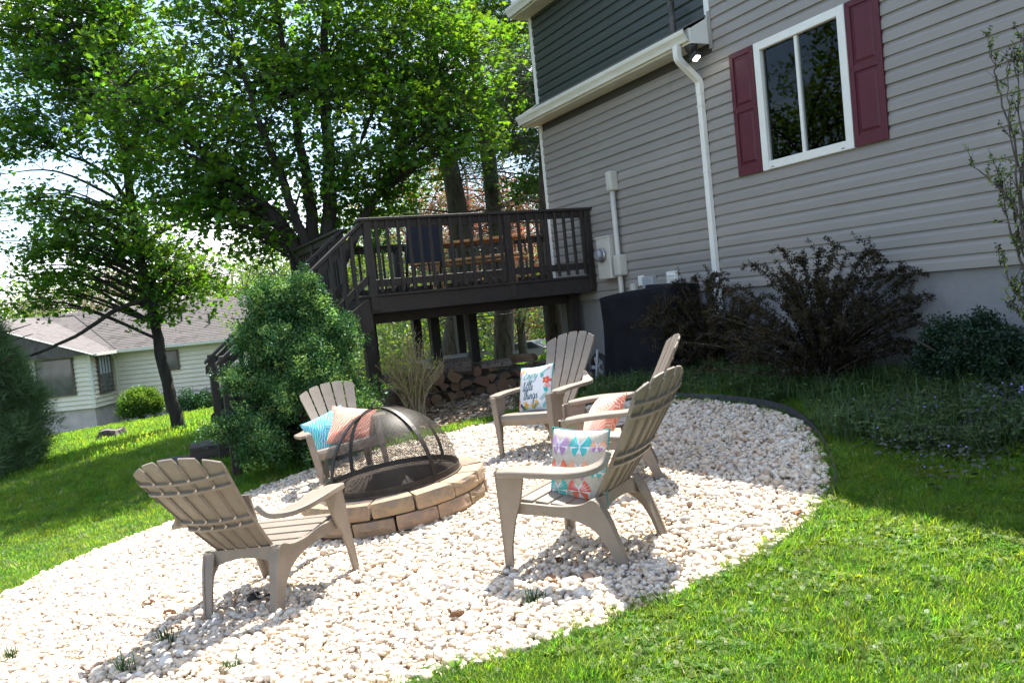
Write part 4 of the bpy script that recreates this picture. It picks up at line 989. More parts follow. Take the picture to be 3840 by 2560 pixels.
# pent roof with soffit, fascia and gutter over the lower wall
EO = 5.985                                            # outer face of the gutter
def eave(za, d0, d1, roof_top, n_top, tall=False):
    so = za - .14                                     # soffit height
    root = hroot('eave', WALL, d0, so); root.parent = house; root.location = (0, d0 - HB[1], so - HB[2]); root.rotation_euler = (0, 0, 0)
    nb = int((d1 - d0) / .10)
    for i in range(nb):                               # soffit boards, each with a V groove
        x0 = d0 + (d1 - d0) * i / nb; x1 = d0 + (d1 - d0) * (i + 1) / nb
        q = HBld(root); q.bb((EO + .115, x0 + .003, so), (WALL - .02, x1 - .003, so + .012)); q.build('soffit_board', M_GUT, root)
    q = HBld(root); q.bb((EO + .12, d0, so + .013), (WALL - .02, d1, so + .02)); q.build('soffit_back', M_GUT, root)
    q = HBld(root); q.bb((EO + .09, d0, so - .006), (EO + .114, d1, za + .02)); q.build('fascia', M_GUT, root)
    prof = [(EO + .088, -.115), (EO + .045, -.125), (EO + .035, -.09), (EO + .02, -.065), (EO + .004, -.045), (EO, -.02), (EO, 0), (EO + .012, .002), (EO + .012, -.012), (EO + .02, -.04), (EO + .06, -.10), (EO + .088, -.10)]
    q = HBld(root); q.prism([(p[0], d0 - .01, za + p[1]) for p in prof], (0, d1 - d0 + .03, 0)); q.build('gutter', M_GUT, root)
    q = HBld(root); q.prism([(EO + .02, d0 + .002, za + .012), (EO + .05, d0 + .002, za + .022), (n_top, d0 + .002, roof_top + .022), (n_top, d0 + .002, roof_top)], (0, d1 - d0, 0)); q.build('roof', M_ROOF, root)
    for (dd, th) in ((d0, .014), (d1, .014)):
        q = HBld(root); q.prism([(EO + .10, dd, so - .004), (WALL - .001 if dd > 8 else WALL - .016, dd, so - .004), (WALL - .001 if dd > 8 else WALL - .016, dd, roof_top - .015), (EO + .10, dd, za + .012)], (0, -th if dd == d0 else th, 0)); q.build('end_board', M_TRIM, root)
    return root
eave(2.70, 7.13, 11.06, 2.86, WALL - .02)
eave(4.30, DC + .01, 11.06, 5.6, WALL + 3)
eave(5.1, DR - 6, DC + .25, 6.85, WALL + 3.5)
q = HBld(house); q.bb((WALL - .03, 7.06, 2.50), (WALL - .015, 7.112, 2.90)); q.build('end_trim', M_SID, house)
q = HBld(house); q.prism([(WALL + .0, DC - 6, TOPL), (WALL + 3, DC - 6, 5.6), (WALL + 7, DC - 6, TOPL)], (0, 10, 0)); q.build('roof_block', M_ROOF, house)
# downspout: outlet, two elbows, long leg on the wall, kick-out at the foot
def square_tube(q, path, w, h, side=(0, 1, 0)):
    vs = []; P = [np.array(p, float) for p in path]; sd = np.array(side, float)
    for i, p in enumerate(P):
        t = P[min(i + 1, len(P) - 1)] - P[max(i - 1, 0)]; t /= np.linalg.norm(t); o = np.cross(t, sd); o /= np.linalg.norm(o)
        vs += [p + sd * w / 2 + o * h / 2, p - sd * w / 2 + o * h / 2, p - sd * w / 2 - o * h / 2, p + sd * w / 2 - o * h / 2]
    n = len(P)
    q.add(vs, [(i * 4 + k, i * 4 + (k + 1) % 4, (i + 1) * 4 + (k + 1) % 4, (i + 1) * 4 + k) for i in range(n - 1) for k in range(4)] + [(3, 2, 1, 0), tuple((n - 1) * 4 + k for k in range(4))])
dsp = hroot('downspout', WALL, 7.3, -1.1); dsp.parent = house; dsp.location = (0, .3, 0); dsp.rotation_euler = (0, 0, 0)
ND = WALL - .05
q = HBld(dsp); square_tube(q, spl([(EO + .05, 7.3, 2.58), (EO + .05, 7.3, 2.46), (EO + .085, 7.3, 2.40), (ND - .06, 7.3, 2.25), (ND - .005, 7.3, 2.19), (ND, 7.3, 2.08)], 5), .075, .06); q.build('upper_elbow', M_TRIM, dsp)
q = HBld(dsp); square_tube(q, [(ND, 7.3, 2.09), (ND, 7.3, .02)], .072, .057); q.build('pipe', M_TRIM, dsp, bevel=.004)
q = HBld(dsp); square_tube(q, [(ND, 7.3, .05), (ND, 7.3, -.98)], .078, .062); q.build('lower_pipe', M_TRIM, dsp, bevel=.004)
q = HBld(dsp); square_tube(q, spl([(ND, 7.3, -.96), (ND - .01, 7.3, -1.02), (ND - .09, 7.3, -1.07), (ND - .22, 7.3, -1.10)], 4), .08, .062); q.build('foot_elbow', M_TRIM, dsp)
for z in (2.06, 1.93, 1.2, .035):
    q = HBld(dsp); q.bb((ND - .034, 7.3 - .042, z - .006), (ND + .03, 7.3 + .042, z + .006)); q.build('strap', M_TRIM, dsp)
q = HBld(house); q.tube([(WALL - .14, 7.56, 2.75), (WALL - .14, 7.56, 3.16)], [.04, .04], 12); q.build('vent_pipe', mat('black_pipe', (.02, .02, .02), .5, (.09, .085, .08), 12), house)
# flood lamp under the soffit
fl = hroot('flood_lamp', 6.15, 7.16, 2.56); tag(fl, 'black flood lamp switched on under the soffit above the downspout', 'lamp')
M_BLK_PL = mat('black_plastic', (.015, .015, .016), .45)
q = HBld(fl); q.tube([(6.15, 7.2, 2.56), (6.15, 7.2, 2.545), (6.15, 7.2, 2.50), (6.15, 7.2, 2.46)], [.07, .075, .06, .035], 14); q.build('base', M_BLK_PL, fl, True)
q = HBld(fl); q.tube([(6.13, 7.18, 2.47), (6.12, 7.15, 2.42)], .014, 8); q.build('arm', M_BLK_PL, fl)
q = HBld(fl); q.box((6.12, 7.10, 2.41), (.10, .12, .05), Matrix.Rotation(RAD(-25), 3, 'X')); q.build('lamp_head', M_BLK_PL, fl, bevel=.006)
M_EMIT = mat('lit_lens', (.9, .9, .85), .4); M_EMIT.node_tree.nodes['Principled BSDF'].inputs['Emission Color'].default_value = (1, .93, .8, 1); M_EMIT.node_tree.nodes['Principled BSDF'].inputs['Emission Strength'].default_value = 9
q = HBld(fl); q.box((6.118, 7.088, 2.382), (.06, .07, .006), Matrix.Rotation(RAD(-25), 3, 'X')); q.build('lens', M_EMIT, fl)
# electric meter, conduit and small boxes on the wall
M_BOX = mat('meter_beige', (.50, .48, .43), .5, (.46, .44, .39), 8)
mt_ = hroot('electric_meter', WALL - .02, 9.35, 0); tag(mt_, 'beige electric meter box with round glass meter and tall conduit', 'electric meter')
q = HBld(mt_); q.bb((6.19, 9.22, .14), (WALL - .015, 9.53, .70)); q.build('meter_box', M_BOX, mt_, bevel=.008)
q = HBld(mt_); q.bb((6.18, 9.215, .685), (WALL - .015, 9.535, .71)); q.build('lid', M_BOX, mt_, bevel=.004)
q = HBld(mt_); q.tube([(6.19, 9.39, .46), (6.15, 9.39, .46)], .095, 20); q.build('meter_ring', mat('meter_metal', (.35, .35, .34), .35, metal=.8), mt_, True)
q = HBld(mt_); q.tube([(6.15, 9.39, .46), (6.10, 9.39, .46), (6.08, 9.39, .46)], [.085, .08, .05], 20); q.build('meter_glass', mat('meter_glass', (.14, .15, .16), .08, (.25, .26, .27), 12, spec=.9), mt_, True)
q = HBld(mt_); q.tube([(6.27, 9.14, -.95), (6.27, 9.14, .02), (6.27, 9.14, .2), (6.27, 9.14, 1.32)], .035, 12); q.build('conduit', M_BOX, mt_, True)
q = HBld(mt_); q.bb((6.21, 9.075, 1.28), (WALL - .015, 9.195, 1.54)); q.build('weather_head', M_BOX, mt_, bevel=.03, seg=2)
q = HBld(mt_); q.bb((6.20, 9.04, .16), (WALL - .015, 9.18, .44)); q.build('junction_box', M_BOX, mt_, bevel=.03, seg=2)
def wallbox(name, d0, z0, w, h, dep, mt, label, louv=False):
    r_ = hroot(name, WALL - .02, d0, z0); tag(r_, label, name.replace('_', ' ').split()[-1])
    q = HBld(r_); q.bb((WALL - .016 - dep, d0, z0), (WALL - .016, d0 + w, z0 + h)); q.build('housing', mt, r_, bevel=.006)
    if louv:
        for i in range(4):
            q = HBld(r_); q.beam((WALL - .02 - dep, d0 + .02, z0 + .03 + i * (h - .04) / 4), (WALL - .02 - dep, d0 + w - .02, z0 + .03 + i * (h - .04) / 4), .03, .008, (0, .3, 1)); q.build('louver', mt, r_)
    else:
        q = HBld(r_); q.bb((WALL - .02 - dep, d0 + .02, z0 + .02), (WALL - .014 - dep, d0 + w - .02, z0 + h - .02)); q.build('cover', mt, r_, bevel=.003)
M_GREYB = mat('grey_box', (.33, .34, .35), .5)
wallbox('telephone_box', 8.86, -.08, .10, .12, .06, M_BOX, 'small beige utility box left on the wall above the grill')
wallbox('cable_box', 8.45, -.09, .22, .20, .07, M_GREYB, 'grey utility box on the siding above the grill')
wallbox('outlet_box', 8.70, .0, .10, .13, .04, M_TRIM, 'white socket box on the siding above the grill')
wallbox('dryer_vent', 8.02, -.06, .17, .20, .05, M_TRIM, 'white louvered dryer vent above the grill', True)

# ================================================================== deck
DK = (4.7, 11.5, -1.3)
deck = hroot('deck', *DK); tag(deck, 'dark brown raised timber deck with baluster railing and stairs', 'deck')
M_DK = mat('deck_stain', (.018, .0135, .0112), .62, [(.024, .018, .015), (.013, .010, .009)], 6, 6, .0016, 60, stretch=(1, 1, 1))
DN, DF, DBK, FZ, RT = 3.05, 9.83, 14.0, .225, 1.16   # outer edge, front, back, floor, rail top
NW = WALL - .03
def dbox(nm, a, b, bev=.004, root=None):
    q = HBld(root or deck); q.bb(a, b); return q.build(nm, M_DK, root or deck, bevel=bev)
k = 0; d_ = DF - .03
while d_ < DBK:
    dbox('deck_board', (DN - .03, d_, FZ - .03), (NW if d_ < DL else NW + 2.6, d_ + .135, FZ), .003); d_ += .143
dbox('rim_joist', (DN - .003, DF, FZ - .235), (NW, DF + .04, FZ - .031)); dbox('rim_joist', (DN, DBK - .04, FZ - .235), (NW + 2.6, DBK, FZ - .031)); dbox('rim_joist', (DN, DF + .041, FZ - .235), (DN + .04, DBK - .041, FZ - .031))
for n_ in np.arange(DN + .42, NW - .1, .41): dbox('joist', (n_, DF + .041, FZ - .20), (n_ + .04, DBK - .041, FZ - .032), 0)
dbox('support_beam', (DN, DF + .55, FZ - .37), (NW, DF + .64, FZ - .236)); dbox('support_beam', (DN, DBK - .5, FZ - .37), (NW + 2.6, DBK - .41, FZ - .236))
def gz(n, d): p = nd(n, d); return float(H(p[0], p[1]))
for (n_, d_) in ((DN + .08, DF + .50), (DN + .08, DBK - .5), (4.15, DBK - .5), (4.95, DBK - .5), (5.75, DBK - .5), (4.62, DF + 2.0), (5.25, DF + 2.0), (NW - .12, DF + .50)):
    dbox('support_post', (n_ - .07, d_ - .07, gz(n_, d_) - .1), (n_ + .07, d_ + .07, FZ - .238))
def rail_run(a, b, z0a=None, bal=True, posts=()):
    # a, b: (n, d) ends; level run at the deck's edge
    a, b = np.array(a), np.array(b); L_ = np.linalg.norm(b - a); u = (b - a) / L_; w = np.array([-u[1], u[0]])
    def bm_(nm, t0, t1, z0, z1, th, off=0):
        q = HBld(deck); p0, p1 = a + u * t0 + w * off, a + u * t1 + w * off
        q.prism([(*(p0 - w * th / 2), z0), (*(p0 + w * th / 2), z0), (*(p0 + w * th / 2), z1), (*(p0 - w * th / 2), z1)], (*(u * (t1 - t0)), 0)); q.build(nm, M_DK, deck, bevel=.003)
    bm_('top_rail', -.08, L_ + .06, RT - .035, RT, .14)
    bm_('upper_rail', 0, L_, RT - .13, RT - .036, .04); bm_('lower_rail', 0, L_, FZ + .09, FZ + .18, .04)
    nb = int(L_ / .138); proto = None
    for i in range(1, nb):
        t = L_ * i / nb; p = a + u * t - w * .038
        q = HBld(deck) if proto is None else None
        if proto is None:
            q.box((p[0], p[1], (FZ + .02 + RT - .04) / 2), (.036, .036, RT - .06 - FZ), None); proto = q.build('baluster', M_DK, deck, bevel=.002); p_first = p
        else:
            o = link('baluster', proto.data, deck); o.location = (p[0] - p_first[0], p[1] - p_first[1], 0)
    for t in posts: bm_('rail_post', t - .045, t + .045, FZ - .2, RT - .036, .09, .001)
rail_run((DN + .02, DF + .02), (NW - .02, DF + .02), posts=(.03, 1.95, 3.2))
rail_run((DN + .02, DF + 1.12), (DN + .02, DBK - .02), posts=(.02, 1.5, 2.98))
rail_run((DN + .02, DBK - .03), (NW + 2.4, DBK - .03), posts=(1.8, 3.6))
# stairs going down along -n from the gap in the left rail
SN0, SN1, SZ1 = DN - .02, 1.32, -1.17
ns = 7; rise = (FZ - SZ1) / (ns + 1); run = (SN0 - SN1) / ns
for i in range(ns):
    n1 = SN0 - i * run; z = FZ - (i + 1) * rise
    dbox('stair_tread', (n1 - run - .02, DF + .06, z - .035), (n1, DF + 1.08, z)); 
for dd in (DF + .02, DF + 1.08):
    q = HBld(deck); q.prism([(SN0 + .03, dd, FZ - .02), (SN1 - .1, dd, SZ1 + .12), (SN1 - .1, dd, SZ1 - .12), (SN1 + .12, dd, SZ1 - .2), (SN0 + .03, dd, FZ - .42)], (0, .04, 0)); q.build('stringer', M_DK, deck)
    sl = (FZ - SZ1) / (SN0 - SN1); o_ = -.045 if dd < DF + .5 else .05
    def sz(n): return FZ + (n - SN0) * sl
    for nm, h0, h1, th in (('stair_rail', .86, .90, .13), ('stair_rail_under', .73, .83, .04), ('stair_lower_rail', .12, .22, .04)):
        q = HBld(deck); q.prism([(SN0 + .05, dd - th / 2 + .02, sz(SN0 + .05) + h0), (SN1 - .14, dd - th / 2 + .02, sz(SN1 - .14) + h0), (SN1 - .14, dd - th / 2 + .02, sz(SN1 - .14) + h1), (SN0 + .05, dd - th / 2 + .02, sz(SN0 + .05) + h1)], (0, th, 0)); q.build(nm, M_DK, deck)
    for i in range(1, 12):
        n1 = SN0 + (SN1 - SN0) * i / 12; dbox('baluster', (n1 - .018, dd + .02 - .058, sz(n1) + .02), (n1 + .018, dd + .02 - .021, sz(n1) + .84), 0)
    dbox('stair_newel', (SN1 - .10, dd - .03, gz(SN1, dd) - .1), (SN1 - .005, dd + .07, sz(SN1) + .86))
# picnic table on the deck
M_PINE = mat('orange_pine', (.40, .19, .065), .7, [(.46, .24, .09), (.30, .14, .05)], 5, 6, .001, 70, stretch=(4, .6, 1), rand=.15)
tb = hroot('picnic_table', 5.55, 11.75, FZ); tb.rotation_euler = (0, 0, HA - RAD(30)); tb.location = nd(5.45, 12.0, FZ); tag(tb, 'orange stained wooden picnic table on the deck', 'picnic table')
tw, tl = .72, 1.75
for i in range(5): 
    q = HBld(tb); y0 = 11.75 - tw / 2 + i * .146; q.bb((5.55 - tl / 2, y0, FZ + .72), (5.55 + tl / 2, y0 + .138, FZ + .76)); q.build('table_board', M_PINE, tb, bevel=.004)
for s in (-1, 1):
    for j in range(2):
        q = HBld(tb); y0 = 11.75 + s * .66 - .14 + j * .146; q.bb((5.55 - tl / 2, y0, FZ + .42), (5.55 + tl / 2, y0 + .138, FZ + .46)); q.build('bench_board', M_PINE, tb, bevel=.004)
for sx in (-1, 1):
    x0 = 5.55 + sx * .6
    q = HBld(tb); q.bb((x0 - .02, 11.75 - .78, FZ + .33), (x0 + .02, 11.75 + .78, FZ + .42)); q.build('bench_support', M_PINE, tb, bevel=.004)
    q = HBld(tb); q.bb((x0 - .02, 11.75 - .34, FZ + .63), (x0 + .02, 11.75 + .34, FZ + .718)); q.build('top_support', M_PINE, tb, bevel=.004)
    for s in (-1, 1):
        q = HBld(tb); q.beam((x0 + .042, 11.75 + s * .55, FZ), (x0 + .042, 11.75 + s * .24, FZ + .715), .09, .038, (1, 0, 0)); q.build('leg', M_PINE, tb)
# dark blue sling chair on the deck
M_SLING = mat('navy_sling', (.02, .028, .05), .7, (.03, .04, .065), 60); M_TUBE = mat('dark_tube', (.03, .032, .036), .35, metal=.6)
pc = hroot('patio_chair', 4.10, 10.75, FZ); tag(pc, 'dark blue sling patio chair on the deck beside the picnic table', 'chair')
q = HBld(pc); q.prism([(3.86, 10.60, FZ + .40), (4.34, 10.60, FZ + .40), (4.34, 10.42, FZ + .95), (3.86, 10.42, FZ + .95)], (0, -.012, 0)); q.build('backrest', M_SLING, pc)
q = HBld(pc); q.prism([(3.86, 10.60, FZ + .40), (4.34, 10.60, FZ + .40), (4.34, 11.05, FZ + .44), (3.86, 11.05, FZ + .44)], (0, 0, -.012)); q.build('seat', M_SLING, pc)
for x0 in (3.85, 4.35):
    q = HBld(pc); q.tube(spl([(x0, 11.10, FZ), (x0, 11.08, FZ + .42), (x0, 11.05, FZ + .62), (x0, 10.8, FZ + .64), (x0, 10.52, FZ + .62)], 4), .014, 8); q.build('arm', M_TUBE, pc, True)
    q = HBld(pc); q.tube([(x0, 10.75, FZ), (x0, 10.60, FZ + .40), (x0, 10.42, FZ + .96)], .014, 8); q.build('leg', M_TUBE, pc, True)

# ================================================================== trees and shrubs
M_BARK = mat('maple_bark', (.022, .018, .015), .95, [(.038, .032, .027), (.014, .012, .010)], 7, 7, .015, 20, stretch=(1, 1, .2))
M_PBARK = mat('pine_bark', (.06, .045, .036), .95, [(.10, .078, .064), (.03, .024, .019)], 9, 7, .02, 24, stretch=(1, 1, .3))
M_TWIG = mat('tan_twig', (.34, .28, .17), .85, (.24, .19, .12), 20, rand=.2)
M_DTWIG = mat('dark_twig', (.045, .036, .03), .9, (.11, .09, .075), 20)
def leafmat(name, c, rand=.35, rhue=.02, tw=.5, tc=(1.5, 1.45, .55), rough=.5):
    m = mat(name, c, rough, rand=rand, rhue=rhue, transl=(tw, tc), spec=.3)
    t = m.node_tree; b = t.nodes['Principled BSDF']; df = t.nodes.new('ShaderNodeBsdfDiffuse'); gl = t.nodes.new('ShaderNodeBsdfGlossy'); gl.inputs['Roughness'].default_value = .45; ms = t.nodes.new('ShaderNodeMixShader'); ms.inputs[0].default_value = .035
    gl.inputs['Color'].default_value = (.8, .9, 1, 1)
    t.links.new(b.inputs['Base Color'].links[0].from_socket, df.inputs['Color']); t.links.new(df.outputs[0], ms.inputs[1]); t.links.new(gl.outputs[0], ms.inputs[2])
    t.links.new(ms.outputs[0], b.outputs[0].links[0].to_socket); t.nodes.remove(b)
    return m
M_MAPLE = leafmat('maple_leaf', (.052, .128, .022), .4, .02, .6, (2.5, 2.1, .5))
M_MAPLE2 = leafmat('young_maple_leaf', (.07, .14, .025), .35, .02, .5, (2.2, 1.9, .55))
M_YEW = leafmat('yew_needle', (.036, .105, .028), .4, .015, .2, (1.2, 1.3, .6))
M_YEWT = leafmat('yew_tip', (.19, .33, .09), .3, .015, .25, (1.2, 1.3, .6))
M_BARB = leafmat('barberry_leaf', (.026, .021, .010), .5, .03, .45, (3.0, 2.7, .6))
M_AZA = leafmat('azalea_leaf', (.013, .032, .012), .4, .015, .2)
M_NEED = leafmat('pine_needle', (.06, .10, .055), .4, .015, .25, (1.2, 1.2, .8))
M_CED = leafmat('cedar_spray', (.10, .17, .07), .35, .015, .25, (1.3, 1.3, .7))
M_BUD = leafmat('new_bud', (.30, .38, .06), .25, .02, .4, (1.3, 1.2, .6))
M_RED = leafmat('red_bud', (.30, .10, .055), .35, .015, .4, (1.4, 1.1, .8))
M_PALE = leafmat('pale_new_leaf', (.20, .26, .07), .35, .03, .4, (1.3, 1.2, .7))
M_TAN = leafmat('tan_catkin', (.24, .19, .12), .35, .02, .3, (1.2, 1.1, .9))

def maple_leaf(q, c, X, Y, s, mi=0):                 # five pointed lobes
    pr = [(0, -.1), (.28, .0), (.62, -.05), (.42, .22), (.80, .52), (.40, .52), (.30, .72), (0, 1.1), (-.30, .72), (-.40, .52), (-.80, .52), (-.42, .22), (-.62, -.05), (-.28, 0)]
    X, Y = Vector(X), Vector(Y); Z = X.cross(Y); n = len(pr)
    vs = [Vector(c) + Y * s * .35] + [Vector(c) + (X * a + Y * b - Z * (.22 * abs(a) + .1 * b * b)) * s for a, b in pr]
    q.add(vs, [(0, 1 + i, 1 + (i + 1) % n) for i in range(n)], mi)
def leaf_cluster(seed, nl, rad, smin, smax, mt, tilt=.5, flat=.35, kind='maple', twig=None):
    r = random.Random(seed); q = MB()
    for _ in range(nl):
        a = r.uniform(0, 6.28); d = rad * math.sqrt(r.random()); c = (d * math.cos(a), d * math.sin(a), r.gauss(0, rad * flat)); s = r.uniform(smin, smax)
        M = Matrix.Rotation(r.uniform(0, 6.28), 3, 'Z') @ Matrix.Rotation(r.gauss(0, tilt), 3, 'X') @ Matrix.Rotation(r.gauss(0, tilt), 3, 'Y')
        X, Y = M @ Vector((1, 0, 0)), M @ Vector((0, 1, 0))
        if kind == 'maple': maple_leaf(q, c, X, Y, s)
        elif kind == 'oval':
            c = Vector(c); q.add([c, c + X * s * .28 + Y * s * .4, c + Y * s, c - X * s * .28 + Y * s * .4], [(0, 1, 2, 3)])
        elif kind == 'needle':
            c = Vector(c); D = (Vector(c).normalized() + M @ Vector((0, 0, 1)) * .8).normalized(); sd = D.cross(X).normalized() * s * .035; q.add([c - sd, c + sd, c + D * s], [(0, 1, 2)])
    return q.mesh('leaf_cluster', mt)
MAPLE = proto_collection('maple_sprays', [leaf_cluster(i, 12, .22, .05, .082, M_MAPLE) for i in range(5)] + [leaf_cluster(9, 12, .22, .05, .08, M_MAPLE2)])
MAPLE2 = proto_collection('young_maple_sprays', [leaf_cluster(20 + i, 13, .26, .05, .075, M_MAPLE2) for i in range(3)] + [leaf_cluster(25, 12, .26, .05, .08, M_MAPLE)])
def closest(stems, p, skip=()):
    best = None
    for si, st in enumerate(stems):
        if si in skip: continue
        for i, s in enumerate(st):
            if s[0][2] > p[2] + .3: continue
            dxy = math.hypot(s[0][0] - p[0], s[0][1] - p[1]); dd = dxy + 1.6 * abs((p[2] - s[0][2]) - .33 * dxy)
            if best is None or dd < best[0]: best = (dd, s[0], s[1])
    return best
def make_tree(name, label, stems_px, Y0, blobs, gaps, tips, per, protos, bark, seed, base_px=None, scl=(.8, 1.3), group=None, skip=(), spread=(.34, .34, .13)):
    """stems_px: list of [(px, py, dY, radius) ...]; blobs: [(px, py, rx, ry, dYmin, dYmax, weight)]"""
    r = np.random.default_rng(seed); rd = random.Random(seed)
    stems = []
    for st in stems_px:
        pts = spl([tuple(at(p[0], p[1], Y0 + p[2])) + (p[3],) for p in st], 5)
        stems.append([(np.array(p[:3]), p[3]) for p in pts])
    b0 = stems[0][0][0].copy(); b0[2] = float(H(b0[0], b0[1]))
    root = empty(name, b0); tag(root, label, 'tree', group)
    q = MB()
    for k, st in enumerate(stems):
        P = [p - b0 for p, _ in st]; R_ = [x for _, x in st]
        if k == 0 or P[0][2] < .4:
            P = [np.array([P[0][0], P[0][1], -.15])] + P; R_ = [R_[0] * 1.35] + R_
        P = [p + np.array([rd.gauss(0, .012), rd.gauss(0, .012), 0]) for p in P]
        q.tube(P, R_, 9)
    W = np.array([b[6] for b in blobs], float); W /= W.sum(); pts = []; k = 0
    while k < tips:
        b = blobs[r.choice(len(blobs), p=W)]; a = r.uniform(0, 6.28); d = math.sqrt(r.random())
        px, py = b[0] + b[2] * d * math.cos(a), b[1] + b[3] * d * math.sin(a)
        if any(((px - g[0]) / g[2]) ** 2 + ((py - g[1]) / g[3]) ** 2 < 1 for g in gaps): continue
        tip = at(px, py, Y0 + r.uniform(b[4], b[5])); k += 1
        c = closest(stems, tip, skip)
        if c is None: continue
        base, rad = c[1], c[2]; L_ = np.linalg.norm(tip - base); mid = (base + tip) / 2 + np.array([r.normal(0, .1), r.normal(0, .1), .12 * L_])
        path = spl([base, mid, tip], 5); r0 = min(rad * .5, .008 + .009 * L_)
        q.tube([p - b0 for p in path], list(np.linspace(r0, .005, len(path))), 5, False)
        for j in range(3):
            s = path[rd.randint(4, len(path) - 2)]; e = s + np.array([r.normal(0, .5), r.normal(0, .5), r.normal(.05, .2)]); q.tube([s - b0, (s + e) / 2 - b0 + np.array([0, 0, .05]), e - b0], [.008, .006, .003], 4, False)
        for j in range(per):
            t = 1 - abs(r.normal(0, .28)); s = path[int(np.clip(t, .15, 1) * (len(path) - 1))]
            pts.append(s + r.normal(0, 1, 3) * np.array(spread) - np.array([0, 0, .05]))
    q.build('trunk', bark, root, True)
    P = np.array(pts); 
    d_ = P @ _f; X_ = PW / 2 + FPX * (P @ CR) / d_; Y_ = PH / 2 - FPX * (P @ CU) / d_
    ok = np.ones(len(P), bool)
    for g in gaps: ok &= ((X_ - g[0]) / (g[2] * .8)) ** 2 + ((Y_ - g[1]) / (g[3] * .8)) ** 2 > 1
    P = P[ok]; n = len(P)
    tag(scatter('crown', P - b0, np.stack([r.normal(0, .3, n), r.normal(0, .3, n), r.uniform(0, 6.28, n)], 1), r.uniform(*scl, n), protos, root), None)
    return root
# big several-stemmed maple behind the deck stairs
make_tree('maple_tree', 'large dark green maple with several trunks rising behind the deck stairs',
    [[(1180, 1330, 0, 0.163), (1175, 1080, 0, 0.141), (1130, 960, .0, 0.115), (1010, 790, .1, 0.096), (850, 640, .3, 0.074), (640, 480, .4, 0.052), (400, 300, .5, 0.022)],
     [(1185, 1150, .1, 0.133), (1180, 920, .1, 0.111), (1135, 600, .2, 0.081), (1080, 250, .3, 0.052), (1000, -150, .4, 0.022)],
     [(1200, 1150, .1, 0.148), (1232, 860, .2, 0.126), (1228, 520, .3, 0.096), (1215, 200, .4, 0.067), (1230, -250, .5, 0.030)],
     [(1215, 1120, .2, 0.104), (1375, 800, .4, 0.074), (1480, 620, .6, 0.059), (1560, 440, .8, 0.044), (1700, 180, 1.0, 0.015)],
     [(1190, 1000, -.1, 0.089), (1100, 800, -.3, 0.074), (1050, 640, -.3, 0.063), (960, 430, -.4, 0.044), (850, 80, -.5, 0.018)],
     [(1230, 800, .2, 0.059), (1300, 640, .5, 0.044), (1400, 420, .8, 0.030), (1470, 150, 1, 0.015)]], 13.6,
    [(1000, 150, 480, 260, -1.2, 2.5, 5), (1500, 170, 380, 260, -.3, 2.8, 4), (1230, 420, 420, 230, -1.2, 2, 4), (680, 450, 330, 230, -1, 2, 3), (1700, 430, 200, 210, 0, 2.5, 2), (880, 720, 260, 130, -.8, 1.5, 1.3),
     (1500, 640, 220, 160, .2, 2.5, 1.6), (600, 780, 200, 130, -.5, 1.5, 1.3), (1350, 760, 150, 130, 0, 2, .7), (1100, -230, 700, 230, -.8, 2.5, 4), (950, 880, 160, 100, 0, 1.5, .8), (1900, 300, 90, 260, 1.5, 3.5, .8)],
    [(690, 870, 60, 55), (1160, 560, 26, 60), (1090, 1010, 40, 60), (560, 900, 30, 25), (1560, 560, 30, 30)], 420, 9, MAPLE, M_BARK, 5, scl=(.6, 1.35))
# slimmer maple on the lawn
make_tree('maple_tree', 'slender maple with one leaning dark trunk on the sloping lawn',
    [[(668, 1592, 0, .14), (615, 1380, 0, .112), (560, 1110, 0, .10), (520, 940, 0, .092), (480, 650, .05, .082), (435, 330, .1, .07), (400, -60, .1, .05), (380, -300, .1, .02)],
     [(560, 1120, 0, .05), (440, 1160, -.4, .045), (310, 1245, -.9, .035), (150, 1320, -1.4, .025), (0, 1365, -1.8, .012)],
     [(520, 940, 0, .05), (620, 860, .4, .035), (760, 800, .8, .02)], [(500, 780, 0, .05), (380, 640, -.3, .035), (200, 560, -.6, .02)], [(470, 560, 0, .05), (620, 380, .3, .035), (760, 300, .5, .015)]], 16.6,
    [(100, 110, 300, 230, -1.5, 1.5, 6), (450, 180, 330, 230, -1.5, 2, 4.5), (90, 430, 220, 200, -1.5, 1.5, 3), (480, 470, 260, 190, -1.5, 1.5, 3), (110, 860, 170, 130, -1.5, 1, 1.6), (470, 830, 270, 150, -1.2, 1.5, 2.6),
     (270, 1060, 200, 70, -1, 1, .9), (760, 1010, 180, 100, -.5, 1.2, 1.2), (40, 1050, 100, 120, -1, 1, 1), (640, 1120, 140, 60, -.5, 1, .7), (300, -220, 500, 200, -1.5, 2, 3), (420, 960, 150, 80, -1, 1, .8), (230, 960, 230, 120, -1, 1, .9), (640, 960, 220, 130, -1, 1, .8), (60, 700, 120, 120, -1, 1, .8)],
    [(120, 640, 110, 62), (345, 715, 85, 55), (600, 640, 40, 30), (215, 985, 60, 35), (420, 1020, 40, 30)], 345, 8, MAPLE, M_BARK, 6, scl=(.6, 1.35), skip=(1,))
